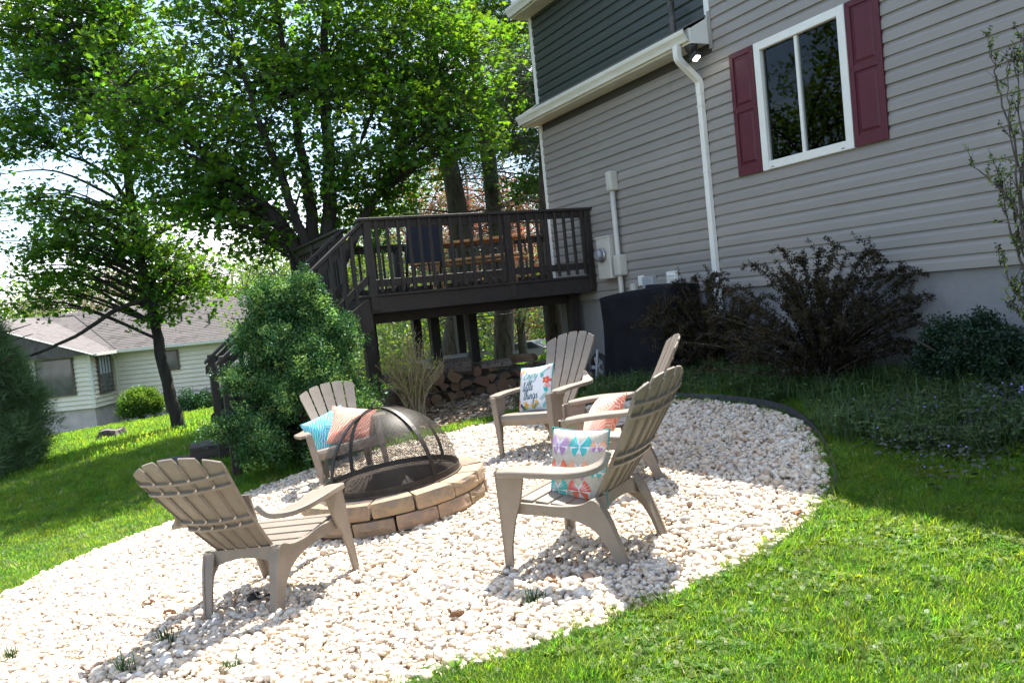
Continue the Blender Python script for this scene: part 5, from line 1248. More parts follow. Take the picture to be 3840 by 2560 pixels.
# lighter maple by the far house corner
make_tree('maple_tree', 'lighter green young maple reaching past the far corner of the house',
    [[(2075, 1250, 0, .16), (2075, 900, 0, .14), (2090, 500, 0, .11), (2110, 100, 0, .07), (2100, -200, 0, .03)], [(2090, 620, 0, .05), (1960, 480, 0, .035), (1850, 420, 0, .015)], [(2095, 450, 0, .05), (1950, 280, 0, .03), (1800, 130, .2, .015)]], 19.0,
    [(1930, 250, 110, 200, -.8, 1, 2), (1950, 560, 90, 160, -.8, .8, 1.5), (1850, 60, 180, 120, -.8, 1, 1.2), (2000, -100, 250, 150, -1, 1, 1), (2150, 300, 150, 300, 0, 2, 1)],
    [(1880, 640, 60, 50)], 120, 10, MAPLE2, M_BARK, 7, scl=(.8, 1.2))

# ---- pines behind the deck: straight trunks, dead whorls, thin grey-green tufts
NEED = proto_collection('needle_tufts', [leaf_cluster(40 + i, 60, .16, .12, .2, M_NEED, 1.2, .6, 'needle') for i in range(3)])
def pine(label, stem, Y0, seed, zlo, zhi, group):
    r = np.random.default_rng(seed); pts = [(np.array(p[:3]), p[3]) for p in spl([tuple(at(p[0], p[1], Y0)) + (p[2],) for p in stem], 5)]
    b0 = pts[0][0].copy(); b0[2] = float(H(b0[0], b0[1])); root = empty('pine_tree', b0); tag(root, label, 'tree', group)
    q = MB(); P = [p - b0 for p, _ in pts]; q.tube([np.array([P[0][0], P[0][1], -.2])] + P, [pts[0][1] * 1.3] + [x for _, x in pts], 10); lv = []
    z = zlo
    while z < zhi:
        i = int(np.argmin([abs(p[0][2] - z) for p in pts])); c = pts[i][0]; a0 = r.uniform(0, 6.28)
        for k in range(5):
            a = a0 + k * 1.257 + r.normal(0, .2); L_ = r.uniform(.9, 2.6); e = c + np.array([math.cos(a) * L_, math.sin(a) * L_, r.uniform(-.35, .4)])
            m_ = (c + e) / 2 + np.array([0, 0, r.uniform(-.1, .25)]); path = spl([c, m_, e], 4); q.tube([p - b0 for p in path], list(np.linspace(.022, .005, len(path))), 4, False)
            for j in range(7):
                s = path[r.integers(2, len(path))]; e2 = s + r.normal(0, .33, 3); q.tube([s - b0, e2 - b0], [.006, .002], 3, False)
                if r.random() < (.15 if z < 2 else .55): lv.append(e2)
        z += r.uniform(.35, .6)
    q.build('trunk', M_PBARK, root, True)
    lv = np.array(lv); n = len(lv); scatter('needles', lv - b0, r.uniform(-.6, .6, (n, 3)), r.uniform(.7, 1.3, n), NEED, root)
pine('tall pine with bare lower branches, forked low behind the deck rail', [(1700, 1330, .30), (1735, 1000, .26), (1718, 800, .23), (1660, 470, .19), (1620, 200, .15), (1600, -200, .1)], 19, 3, -.2, 7.5, 'pines behind the deck')
pine('tall pine with bare lower branches nearer the house corner', [(1890, 1330, .26), (1885, 1000, .22), (1853, 790, .2), (1812, 400, .17), (1768, 160, .14), (1730, -200, .1)], 20, 4, .0, 8, 'pines behind the deck')
pine('tall pine trunk standing on the crest close behind the end of the house', [(2085, 1290, .2), (2070, 1150, .19), (2060, 1000, .18), (2050, 700, .16), (2040, 300, .1)], 16.5, 8, 1.5, 6, 'pines behind the deck')
# ---- background trees in three kinds
def bg_tree(name, label, kind, seed, hgt, rad, mt, nl, lsz, bark=M_DTWIG):
    r = np.random.default_rng(seed); root = empty(name); q = MB(); q.tube([(0, 0, -.3), (0, 0, hgt * .25), (.1, .05, hgt * .6), (.15, 0, hgt * .92)], [.2, .16, .09, .02], 7); pts = []
    for k in range(46):
        z0 = hgt * r.uniform(.15, .75); a = r.uniform(0, 6.28); f = math.sin(math.pi * min(1, (z0 / hgt) * .85 + .12)); L_ = rad * f * r.uniform(.5, 1.1)
        e = np.array([math.cos(a) * L_, math.sin(a) * L_, z0 + L_ * r.uniform(.2, .8)]); m_ = np.array([e[0] * .5, e[1] * .5, z0 + (e[2] - z0) * .65]); path = spl([(.08, 0, z0), m_, e], 4); q.tube(path, list(np.linspace(.05, .008, len(path))), 4, False)
        for j in range(7):
            s = path[r.integers(2, len(path))]; e2 = s + r.normal(0, .5, 3) + np.array([0, 0, .3]); q.tube([s, e2], [.012, .003], 3, False)
            for _ in range(nl): pts.append(s + (e2 - s) * r.uniform(.2, 1.1) + r.normal(0, .22, 3))
    q.build('trunk', bark, root, True); P = np.array(pts); n = len(P)
    pc_ = proto_collection(name + '_leaves', [leaf_cluster(seed + i, 16, .35, lsz * .7, lsz, mt, 1.0, .7, 'oval') for i in range(3)])
    scatter('crown', P, r.uniform(0, 6.28, (n, 3)), r.uniform(.7, 1.3, n), pc_, root)
    tag(root, label, 'tree', 'woods behind the gardens'); return root
KIND = {'pale': bg_tree('woodland_tree', 'pale yellow green spring tree in the woods beyond', 0, 61, 11, 4.2, M_PALE, 2, .17),
        'red': bg_tree('woodland_tree', 'tree with reddish spring buds behind the deck pines', 1, 62, 9, 3.6, M_RED, 2, .11),
        'tan': bg_tree('woodland_tree', 'tan budding tree still nearly bare behind the cream house', 2, 63, 12, 4.4, M_TAN, 2, .13, M_TWIG),
        'green': bg_tree('woodland_tree', 'leafy mid green tree in the woods beyond', 3, 64, 10, 4.6, M_MAPLE2, 3, .2)}
used = set()
spots = [('red', 1800, 30, 1.0), ('red', 1950, 36, 1.1), ('pale', 1600, 34, 1.0), ('pale', 1450, 42, 1.0), ('green', 1250, 38, .9), ('pale', 1050, 60, 1.1), ('tan', 760, 58, 1.0), ('tan', 560, 62, 1.1), ('tan', 330, 58, 1.0), ('tan', 150, 64, 1.1), ('pale', -40, 55, 1.0),
         ('green', 930, 50, 1.0), ('pale', 2150, 46, 1.1), ('green', 2060, 62, 1.0), ('green', 1720, 48, .8), ('tan', 1350, 62, 1.0), ('pale', 660, 70, 1.1), ('pale', 250, 72, 1.1), ('tan', 450, 76, 1.2), ('tan', 880, 74, 1.1), ('green', 1560, 58, .9), ('pale', 1900, 75, 1.2), ('green', 40, 48, .9)]
for i, (k, px, Y, s) in enumerate(spots):
    o = KIND[k] if k not in used else copy_tree(KIND[k]); used.add(k)
    p = at(px, 1200, Y); o.location = (p[0], Y, float(H(p[0], Y))); o.rotation_euler = (0, 0, rng.uniform(0, 6.28)); o.scale = (s, s, s * rng.uniform(.9, 1.1))
# trees on the other side of the garden, which the window reflects
for i, (x, y, k, s) in enumerate([(-17, 9.5, 'green', 1.0), (-19, 14.5, 'green', 1.15), (-23, 6, 'pale', 1.1)]):
    o = copy_tree(KIND[k]); o.location = (x, y, float(H(x, y))); o.rotation_euler = (0, 0, i * 2.0); o.scale = (s, s, s)
    tag(o, 'tree across the garden, mirrored in the bedroom window', 'tree', 'trees mirrored in the window')
# far wood as one mass
fw = proto_collection('far_wood_kinds', [leaf_cluster(71, 40, 1.3, .25, .5, M_TAN, 1, .7, 'oval'), leaf_cluster(72, 40, 1.3, .25, .5, M_PALE, 1, .7, 'oval'), leaf_cluster(73, 40, 1.3, .25, .5, M_MAPLE2, 1, .7, 'oval'), leaf_cluster(74, 34, 1.3, .2, .4, M_DTWIG, 1, .7, 'oval')])
n = 7000; x, y = rng.uniform(-95, 75, n), rng.uniform(84, 110, n); top = 7 + 2.5 * np.sin(x * .21) + 1.6 * np.sin(x * .53 + 1)
P = np.stack([x, y, H(x, y) + (top) * rng.beta(1.1, 1.3, n)], 1)
tag(scatter('far_woods', P, rng.uniform(0, 6.28, (n, 3)), rng.uniform(.8, 1.5, n), fw, idx=np.where(rng.random(n) < .4, 0, rng.integers(0, 4, n))), 'distant wood of budding trees behind the cream house', 'woods', kind='stuff')
# low understorey between deck posts and crest
us_ = proto_collection('understorey_kinds', [leaf_cluster(81, 30, .5, .08, .15, M_PALE, 1, .6, 'oval'), leaf_cluster(82, 30, .5, .08, .16, M_MAPLE2, 1, .6, 'oval'), leaf_cluster(83, 70, .4, .15, .3, M_NEED, 1, .6, 'needle')])
n = 1500; px = rng.uniform(1350, 2120, n); Y = rng.uniform(24, 40, n); P = np.array([at(a, 1200, b) for a, b in zip(px, Y)]); P[:, 2] = H(P[:, 0], P[:, 1]) + 3.2 * rng.beta(1, 1.5, n); P = P[~((px > 1840) & (px < 2110) & (P[:, 2] < .072 * -Y + 1.6))]; n = len(P)
tag(scatter('brushwood', P, rng.uniform(0, 6.28, (n, 3)), rng.uniform(.8, 1.5, n), us_), 'loose green brushwood on the slope behind the deck', 'brush', kind='stuff')

# ---- shrubs
def shrub_root(name, label, cat, p, group=None):
    o = empty(name, p); tag(o, label, cat, group); return o
# yew by the stairs: uneven cone of sprays
YB = np.array([-2.42, 9.25, 0]); YB[2] = float(H(YB[0], YB[1])); yew = shrub_root('yew_bush', 'tall conical green yew bush beside the deck stairs', 'bush', YB)
YEW = proto_collection('yew_sprays', [leaf_cluster(90 + i, 62, .09, .02, .038, M_YEW, .9, .55, 'oval') for i in range(3)] + [leaf_cluster(95, 52, .07, .02, .04, M_YEWT, .8, .5, 'oval'), leaf_cluster(96, 52, .07, .02, .04, M_YEWT, .8, .5, 'oval')])
pts, ix, rt = [], [], []
hy = 2.12
for k in range(125):                                  # boughs; each ends in a clump of sprays
    t = rng.beta(1.15, 1.35); z = .10 + (hy - .05) * t; a = rng.uniform(0, 6.28)
    R_ = (.68 * (1 - t) ** .70 + .10 * math.sin(3.1 * t) + .03) * (1 + .16 * math.sin(a * 3 + z * 4) + rng.normal(0, .20)) * (.95 if t > .12 else .8)
    c = np.array([math.cos(a) * R_ * 1.0, math.sin(a) * R_ * .74, z])
    up_ = rng.uniform(.02, .16)
    for j in range(34):
        f = rng.uniform(.5, 1.0) if j < 8 else rng.uniform(.9, 1.10)
        p = c * np.array([f, f, 1]) + rng.normal(0, .062, 3) * np.array([1, 1, 1.2]) + np.array([0, 0, up_ * (f - .8) * 3]); pts.append(p); ix.append(rng.integers(3, 5) if (j > 19 and rng.random() < .75) else rng.integers(0, 3))
P = np.array(pts); n = len(P); rt = np.stack([rng.normal(0, .4, n), rng.normal(0, .4, n), rng.uniform(0, 6.28, n)], 1)
scatter('foliage', P, rt, rng.uniform(.7, 1.25, n), YEW, yew, idx=np.array(ix))
q = MB(); q.tube([(0, 0, -.1), (.02, 0, .6), (0, .02, 1.9)], [.07, .055, .01], 7)
for k in range(60):
    t = rng.random(); a = rng.uniform(0, 6.28); R_ = .75 * (1 - t) + .1; q.tube([(0, 0, .1 + 1.7 * t), (math.cos(a) * R_ * .9, math.sin(a) * R_ * .75, .3 + 1.75 * t)], [.018, .004], 4, False)
q.build('stem', M_BARK, yew, True)
# barberries: arching thorny stems with small purple leaves
BARB = proto_collection('barberry_sprigs', [leaf_cluster(100 + i, 9, .014, .016, .026, M_BARB, 1.1, .8, 'oval') for i in range(3)])
def barberry(label, base, h, w, seed, ns):
    r = np.random.default_rng(seed); root = shrub_root('barberry_bush', label, 'bush', base, 'barberry bushes by the wall'); q = MB(); pts = []
    for k in range(ns):
        a = r.uniform(0, 6.28); rr_ = math.sqrt(r.random()); L_ = rr_ * w * r.uniform(.75, 1.1); hz = h * (1.0 - .42 * rr_ ** 2) * (r.uniform(.35, .8) if k % 2 else r.uniform(.78, 1.1)); s0 = np.array([r.normal(0, .05), r.normal(0, .05), 0])
        e = np.array([math.cos(a) * L_, math.sin(a) * L_ * .62, hz]); m_ = np.array([e[0] * .36, e[1] * .36, hz * .60]); tipd = np.array([math.cos(a) * .13, math.sin(a) * .09, .02 - .06 * rr_])
        path = spl([s0, m_, e, e + tipd], 8); q.tube(path, list(np.linspace(.007, .0018, len(path))), 4, False)
        for i in range(4, len(path)):
            for j in range(4 if i < len(path) - 8 else 1): pts.append(path[i] + (path[min(i + 1, len(path) - 1)] - path[i]) * r.random() + r.normal(0, .008, 3))
        for j in range(1):
            s = path[r.integers(6, len(path) - 4)]; e2 = s + np.array([r.normal(0, .10), r.normal(0, .08), r.uniform(.06, .2)]); q.tube([s, e2], [.003, .001], 3, False)
            for i in range(9): pts.append(s + (e2 - s) * i / 8 + r.normal(0, .008, 3))
    q.build('stem', M_DTWIG, root, True); P = np.array(pts); n = len(P); scatter('foliage', P, r.uniform(0, 6.28, (n, 3)), r.uniform(.7, 1.3, n), BARB, root)
def wb(n, d): p = nd(n, d); p[2] = float(H(p[0], p[1])); return p
barberry('smaller dark purple barberry between the covered grill and the downspout', wb(5.72, 6.85), 1.04, .64, 1, 80)
barberry('large dark purple barberry with long arching stems under the window', wb(5.62, 5.25), 1.20, 1.06, 2, 130)
# azalea
AZ = proto_collection('azalea_sprigs', [leaf_cluster(110 + i, 26, .045, .018, .03, M_AZA, 1, .7, 'oval') for i in range(3)])
ab = wb(5.85, 4.02); az = shrub_root('azalea_bush', 'low rounded dark green azalea against the foundation', 'bush', ab); pts = []
for k in range(150):
    a, t = rng.uniform(0, 6.28), math.acos(rng.uniform(0, 1)); c = np.array([math.cos(a) * math.sin(t) * .34, math.sin(a) * math.sin(t) * .38, .10 + .40 * math.cos(t)]) * rng.uniform(.8, 1.12)
    for j in range(12): pts.append(c * rng.uniform(.75, 1.05) + rng.normal(0, .035, 3))
P = np.array(pts); n = len(P); scatter('foliage', P, rng.uniform(0, 6.28, (n, 3)), rng.uniform(.8, 1.3, n), AZ, az)
q = MB()
for k in range(26):
    a = rng.uniform(0, 6.28); q.tube([(0, 0, 0), (math.cos(a) * .2, math.sin(a) * .15, .25), (math.cos(a) * .45, math.sin(a) * .35, .42)], [.012, .008, .003], 4, False)
q.build('stem', M_DTWIG, az, True)
# tulip clump
M_TUL = leafmat('tulip_leaf', (.05, .10, .045), .2, .01, .3); tp = gp(3690, 1440); tl_ = shrub_root('tulip_clump', 'clump of tulip leaves with red fading flowers by the bed', 'plant', tp)
for k in range(22):
    a = rng.uniform(0, 6.28); L_ = rng.uniform(.10, .2); h = rng.uniform(.14, .27); q = MB(); px_, py_ = -math.sin(a) * .016, math.cos(a) * .016
    pr = [(0, 0, .5), (.25, .45, 1), (.6, .85, .9), (1.0, 1.0, .05)]; vs = []
    for (f, z, w_) in pr: vs += [(math.cos(a) * L_ * f * f + px_ * w_, math.sin(a) * L_ * f * f + py_ * w_, h * z), (math.cos(a) * L_ * f * f - px_ * w_, math.sin(a) * L_ * f * f - py_ * w_, h * z)]
    q.add(vs, [(2 * i, 2 * i + 1, 2 * i + 3, 2 * i + 2) for i in range(3)]); q.build('leaf', M_TUL, tl_, True)
for (x, y, h) in ((.05, -.02, .24), (-.06, .04, .22), (.16, .05, .36)):
    q = MB(); q.tube([(x * .5, y * .5, 0), (x, y, h)], .004, 5, mi=0); q.tube([(x, y, h), (x, y, h + .015), (x, y, h + .04), (x, y, h + .055)], [.008, .02, .018, .006], 8, mi=1); q.build('flower', [M_TUL, mat('tulip_red', (.35, .02, .03), .6)], tl_, True)
# budding shrub before the wood pile
bb_ = gp(1560, 1575); bs = shrub_root('budding_shrub', 'leafless tan shrub with many upright stems and tiny yellow green buds', 'bush', bb_); q = MB(); pts = []
for k in range(62):
    a = rng.uniform(0, 6.28); rr_ = math.sqrt(rng.random()); e = np.array([math.cos(a) * rr_ * .46, math.sin(a) * rr_ * .42, 1.12 * (1 - .38 * rr_ ** 1.5) * rng.uniform(.78, 1.05)]); s0 = np.array([rng.normal(0, .07), rng.normal(0, .05), 0])
    path = spl([s0, s0 + (e - s0) * .45 + np.array([-e[0] * .10, -e[1] * .1, .06]), e], 6); q.tube(path, list(np.linspace(rng.uniform(.009, .015), .003, len(path))), 5, False)
    for j in range(6):
        s = path[rng.integers(3, len(path) - 1)]; e2 = s + np.array([rng.normal(0, .09), rng.normal(0, .09), rng.uniform(.08, .26)]); q.tube([s, e2], [.0035, .0015], 3, False)
        for i in range(2): pts.append(s + (e2 - s) * rng.uniform(.2, 1) + rng.normal(0, .006, 3))
    for j in range(3): pts.append(path[rng.integers(5, len(path))] + rng.normal(0, .008, 3))
q.build('stem', M_TWIG, bs, True); BUDC = proto_collection('bud_kinds', [leaf_cluster(120 + i, 4, .008, .014, .024, M_BUD, 1, 1, 'oval') for i in range(3)])
P = np.array(pts); n = len(P); scatter('buds', P, rng.uniform(0, 6.28, (n, 3)), rng.uniform(.7, 1.3, n), BUDC, bs)
# leafing shrub at the near end of the wall, only its branches reach into view
rb = nd(5.35, 2.35); rb[2] = float(H(rb[0], rb[1])); rs_ = shrub_root('lilac_shrub', 'tall twiggy shrub with small new leaves before the grey siding', 'bush', rb); q = MB(); pts = []
stems_r = [[(3960, 1500), (3880, 1050), (3820, 650), (3745, 330), (3700, 130)], [(3960, 1500), (3870, 950), (3835, 520), (3800, 190)], [(3960, 1500), (3860, 900), (3760, 720), (3640, 615)], [(3960, 1500), (3850, 1050), (3780, 820), (3755, 640)],
           [(3960, 1500), (3870, 1200), (3800, 1080), (3760, 1000)], [(3960, 1500), (3890, 900), (3850, 420), (3840, 60)], [(3960, 1500), (3880, 1100), (3825, 900), (3800, 740)], [(3960, 1500), (3900, 1000), (3880, 600), (3870, 300)], [(3960, 1500), (3860, 1000), (3800, 560), (3770, 260)], [(3960, 1500), (3880, 1250), (3830, 1190), (3800, 1130)]]
for st in stems_r:
    path = spl([at(x_, y_, 4.5 + .05 * k_) - rb for k_, (x_, y_) in enumerate(st)], 8); path = [p + rng.normal(0, .006, 3) for p in path]; q.tube(path, list(np.linspace(.011, .002, len(path))), 5, False)
    for j in range(14):
        s = path[rng.integers(9, len(path))]; e2 = s + np.array([rng.normal(0, .045), rng.normal(0, .05), rng.uniform(.03, .15)]); q.tube([s, e2], [.003, .0012], 3, False)
        for i in range(5): pts.append(s + (e2 - s) * rng.uniform(.1, 1.05))
    q.tube([path[0], (0, 0, 0)], [.011, .014], 5, False)
q.build('stem', M_DTWIG, rs_, True); LIL = proto_collection('new_leaf_kinds', [leaf_cluster(130 + i, 4, .010, .012, .024, [M_PALE, M_MAPLE2, M_BARB][i], 1, 1, 'oval') for i in range(3)])
P = np.array(pts); n = len(P); scatter('buds', P, rng.uniform(0, 6.28, (n, 3)), rng.uniform(.7, 1.2, n), LIL, rs_)
# red cedar at the lawn's far side
CED = proto_collection('cedar_sprays', [leaf_cluster(140 + i, 110, .15, .08, .15, M_CED, .9, .5, 'needle') for i in range(3)])
cb = at(-20, 1690, 14.0); cb[2] = float(H(cb[0], cb[1])); ce = shrub_root('red_cedar', 'feathery grey green cedar at the edge of the lawn', 'tree', cb); pts = []
for k in range(190):
    t = rng.random(); z = .1 + 2.45 * t; a = rng.uniform(0, 6.28); R_ = (.62 * math.sin(math.pi * min(1, .28 + .75 * t)) + .06) * rng.uniform(.75, 1.15); c = np.array([math.cos(a) * R_, math.sin(a) * R_, z])
    for j in range(11): f = rng.uniform(.5, 1.15); pts.append(c * np.array([f, f, 1]) + rng.normal(0, .12, 3) + np.array([0, 0, (f - .8) * .3]))
P = np.array(pts); n = len(P); scatter('foliage', P, np.stack([rng.normal(0, .4, n), rng.normal(0, .4, n), rng.uniform(0, 6.28, n)], 1), rng.uniform(.7, 1.2, n), CED, ce)
q = MB(); q.tube([(0, 0, -.2), (0, 0, 1.2), (.05, 0, 2.7)], [.12, .08, .02], 8)
for k in range(40): a = rng.uniform(0, 6.28); z = rng.uniform(.2, 2.4); q.tube([(0, 0, z), (math.cos(a) * .8, math.sin(a) * .8, z + .2)], [.025, .006], 4, False)
q.build('trunk', M_PBARK, ce, True)

# ================================================================== things round the garden
# ---- covered grill by the wall
M_COV = mat('black_cover', (.006, .006, .009), .85, (.010, .010, .014), 4, 5, .006, 14, spec=.15)
gb = hroot('covered_grill', 5.75, 7.95, -1.14); tag(gb, 'barbecue grill under a black fabric cover against the house wall', 'grill')
g0 = gz(5.75, 7.95)
def cover(u, v):                                      # u round the hem, v up
    a = 2 * math.pi * u; ca, sa = math.cos(a), math.sin(a)
    ex = (abs(ca) ** .45) * math.copysign(1, ca); ey = (abs(sa) ** .45) * math.copysign(1, sa)
    top = -.075 + .05 * math.cos(a - 4.5); z = g0 + .10 + (top - g0 - .10) * min(1, v / .72)
    wx, wy = .27, .76
    if v > .72: f = 1 - (v - .72) / .28; wx *= f; wy *= (f if f > 0 else 0) * .9 + .1 * f; z = top + .03 * (1 - f * f) ** .8
    fold = (.016 * math.sin(11 * a) + .012 * math.sin(23 * a + 1)) * (1 - min(1, v / .75)) * 1.4 + .012 * mnoise.noise(Vector((ca * 2, sa * 2, v * 5)))
    sw = 1 - .05 * math.sin(math.pi * min(1, v / .72))
    return (5.78 + ex * (wx * sw + fold), 7.93 + ey * (wy * sw + fold), z)
q = HBld(gb); q.grid(cover, 96, 26, cu=True); q.build('cover', M_COV, gb, True)
M_TYRE = mat('rubber', (.012, .012, .012), .8); M_HUB = mat('grey_hub', (.30, .30, .31), .5)
q = HBld(gb); nW = (5.60, 8.80, g0 + .19)
q.grid(lambda u, v: (nW[0] + .035 * math.cos(2 * math.pi * v), nW[1] + (.155 + .03 * math.sin(2 * math.pi * v)) * math.cos(2 * math.pi * u), nW[2] + (.155 + .03 * math.sin(2 * math.pi * v)) * math.sin(2 * math.pi * u)), 32, 8, True, True); wt = q.build('wheel', M_TYRE, gb, True)
for k in range(5):
    a = k * 1.257; q = HBld(gb); q.beam((nW[0] - .03, nW[1], nW[2]), (nW[0] - .03, nW[1] + .135 * math.cos(a), nW[2] + .135 * math.sin(a)), .045, .012, (1, 0, 0)); q.build('spoke', M_HUB, wt)
q = HBld(gb); q.tube([(nW[0] - .045, nW[1], nW[2]), (nW[0] + .02, nW[1], nW[2])], .035, 12); q.build('hub', M_HUB, wt)
q = HBld(gb); q.tube(spl([(5.48, 8.72, g0 + .02), (5.50, 8.70, g0 + .25), (5.54, 8.72, g0 + .42)], 4), .016, 8); q.build('leg', M_HUB, gb, True)
# ---- firewood stacked under the deck
rl = random.Random(8); k = 0
logs = {kd: [log_mesh(1, 1, kd, 30 + 7 * kd + i) for i in range(4)] for kd in (0, 1, 2)}
KN = {0: 'round', 1: 'half round split', 2: 'wedge shaped split'}
WL = 'log in the firewood stack under the deck'
row_top = []
for row in range(3):
    n_ = 3.20 + (.09 if row % 2 else 0) + (row == 2) * .35
    end = [5.55, 5.45, 4.7][row]
    while n_ < end:
        r_ = rl.uniform(.07, .115); kd = rl.choice([0, 0, 1, 2, 2]); d0 = 10.62 + rl.uniform(-.05, .05)
        o = link('firewood_log', rl.choice(logs[kd])); l_ = rl.uniform(.36, .46); sc_ = r_ * (1 if kd == 0 else 1.15)
        z_ = gz(n_, 10.62) + .085 + row * .145 - (0 if kd == 0 else r_ * .45)
        o.location = nd(n_ + r_, d0, z_); o.scale = (sc_, l_, sc_); o.rotation_euler = (rl.uniform(-.05, .05), (0 if kd else 6.28) * rl.random() + (rl.uniform(-.5, .5) if kd else 0), HA + rl.uniform(-.12, .12))
        tag(o, '%s %s' % (KN[kd], WL), 'log', 'firewood stacked under the deck'); n_ += 2 * r_ * .97
for (n_, d0, z_, rz, kd, lab) in [(4.35, 10.45, .47, 1.0, 0, 'thick bark covered log lying across the top of the firewood stack'), (4.95, 10.5, .36, 1.4, 1, 'reddish split log lying lengthways on top of the firewood stack'), (5.35, 10.45, .36, .5, 2, 'pale square split log at the house end of the firewood stack'), (3.5, 10.5, .42, 1.2, 1, 'split log resting on the firewood stack behind the budding shrub')]:
    o = link('firewood_log', logs[kd][1]); o.location = nd(n_, d0, gz(n_, 10.6) + z_); o.scale = (.12, .44, .12); o.rotation_euler = (0, .1, HA + rz); tag(o, lab, 'log', 'firewood stacked under the deck')
# ---- concrete bench
M_CST = mat('white_concrete', (.60, .60, .57), .9, [(.52, .52, .49), (.66, .66, .63)], 8, 7, .003, 60)
bp_ = at(1700, 1400, 13.2); bp_[2] = float(H(bp_[0], bp_[1])); bn = empty('garden_bench', bp_, RAD(35)); tag(bn, 'white concrete garden bench seen through the deck posts', 'bench')
zt = -.80 - bp_[2] if -.80 - bp_[2] > .35 else .42
q = MB(); q.bb((-.62, -.19, zt - .055), (.62, .19, zt)); q.build('seat', M_CST, bn, bevel=.02, seg=2)
for s in (-1, 1):
    q = MB(); pr = [(-.16, zt - .056), (.16, zt - .056), (.13, zt - .12), (.09, zt * .45), (.12, .08), (.17, 0), (-.17, 0), (-.12, .08), (-.09, zt * .45), (-.13, zt - .12)]
    q.prism([(s * .42 - .05, a, b) for a, b in pr], (.10, 0, 0)); q.build('pedestal', M_CST, bn, bevel=.008)
# ---- timber steps at the foot of the stairs, stump on the lawn
M_TIE = mat('dark_timber', (.030, .024, .021), .8, [(.05, .041, .036), (.02, .016, .014)], 6, 6, .004, 40, stretch=(.3, 2, 2))
for (px, py, w, dpt, h, lab) in [(815, 1712, .62, .55, .20, 'upper dark timber step block next to the yew'), (705, 1745, .72, .45, .11, 'lower dark timber step block in the grass')]:
    p = gp(px, py); o = empty('timber_step', p, HA + RAD(-8)); tag(o, lab, 'step', 'timber steps at the foot of the stairs')
    for i in range(3):
        q = MB(); q.bb((-w / 2, -dpt / 2 + i * dpt / 3 + .004, -.12), (w / 2, -dpt / 2 + (i + 1) * dpt / 3 - .004, h + (i % 2) * .004)); q.build('timber', M_TIE, o, bevel=.012)
sp_ = gp(422, 1645); st_ = empty('tree_stump', sp_); tag(st_, 'low weathered tree stump on the lawn', 'stump')
q = MB(); q.grid(lambda u, v: (lambda a, R_: (R_ * math.cos(a), R_ * math.sin(a), -.05 + .27 * v + .02 * math.sin(3 * a) * v))(2 * math.pi * u, (.42 - .16 * v ** .6) * (1 + .14 * math.sin(5 * 2 * math.pi * u) * (1 - .6 * v) + .05 * math.sin(13 * u * 6.28))), 36, 6, cu=True); q.build('bark', M_BARK0, st_)
q = MB(); q.add([(0, 0, .195)] + [((.25 * (1 + .05 * math.sin(13 * u * 6.28))) * math.cos(2 * math.pi * u), (.25 * (1 + .05 * math.sin(13 * u * 6.28))) * math.sin(2 * math.pi * u), .212 + .02 * math.sin(6 * math.pi * u)) for u in np.linspace(0, 1, 25)[:-1]], [(0, 1 + i, 1 + (i + 1) % 24) for i in range(24)]); q.build('cut_face', mat('old_cut_wood', (.10, .085, .07), .95, (.17, .15, .12), 14, 6, .006, 40), st_)
# ---- bits in the gravel
M_FAB = mat('weed_fabric', (.018, .018, .019), .9, (.035, .035, .036), 40, 4, .002, 200)
for (px, py, w, h, lab) in [(1015, 2255, .20, .13, 'torn scrap of black weed fabric poking out under the empty chair'), (3080, 1690, .10, .05, 'small dark scrap of weed fabric near the shaded edging')]:
    p = gp(px, py); q = MB(); q.grid(lambda u, v: ((u - .5) * w * (1 + .3 * math.sin(9 * v)), (v - .5) * h * (1 + .3 * math.sin(7 * u)), .035 + .03 * math.sin(5 * u + 3 * v) + .012 * math.sin(17 * u)), 14, 10); o = q.build('weed_fabric', M_FAB, None, True); o.location = p; o.rotation_euler = (0, 0, .4); tag(o, lab, 'fabric', 'scraps of weed fabric in the gravel')
p0, p1 = gp(1080, 2190), gp(1300, 2085); q = MB(); pth = spl([p0, (p0 + p1) / 2 + np.array([-.06, .08, .0]), p1], 6); vs = []
for p in pth: vs += [p + np.array([-.02, .0, .045]), p + np.array([.02, .0, .05])]
q.add(vs, [(2 * i, 2 * i + 1, 2 * i + 3, 2 * i + 2) for i in range(len(pth) - 1)]); tag(q.build('edging_strip', M_FAB, None, True), 'loose dark strip of edging lying on the gravel by the fire pit', 'strip')
for i, (px, py, a) in enumerate([(560, 2110, .5), (780, 2060, .2), (2300, 2120, .9), (1870, 2180, 2.5), (2590, 1790, 1.2), (1100, 2480, .8)]):
    p = gp(px, py); q = MB(); q.tube(spl([(-.12, 0, .04), (-.03, .015, .05), (.06, -.01, .045), (.15, .02, .05)], 3), [.0025] * 9 + [.001], 4); o = q.build('twig', M_DTWIG); o.location = p; o.rotation_euler = (0, 0, a); tag(o, 'thin dry twig lying on the white pebbles', 'twig', 'twigs on the gravel')
M_DLEAF = mat('curled_leaf', (.22, .11, .05), .8, rand=.4)
for i, (px, py) in enumerate([(640, 2330), (2090, 2140), (1690, 1600), (3010, 1960), (2080, 2210), (560, 2290), (1330, 2270), (1720, 2350)]):
    p = gp(px, py); q = MB(); q.grid(lambda u, v: ((u - .5) * .07, (v - .5) * .045 * math.sin(math.pi * min(.97, max(.03, u))), .045 + .02 * (2 * v - 1) ** 2), 6, 5); o = q.build('dead_leaf', M_DLEAF, None, True); o.location = p; o.rotation_euler = (.2, .1, i * 1.3); tag(o, 'curled brown leaf lying on the pebbles', 'leaf', 'dead leaves on the gravel')

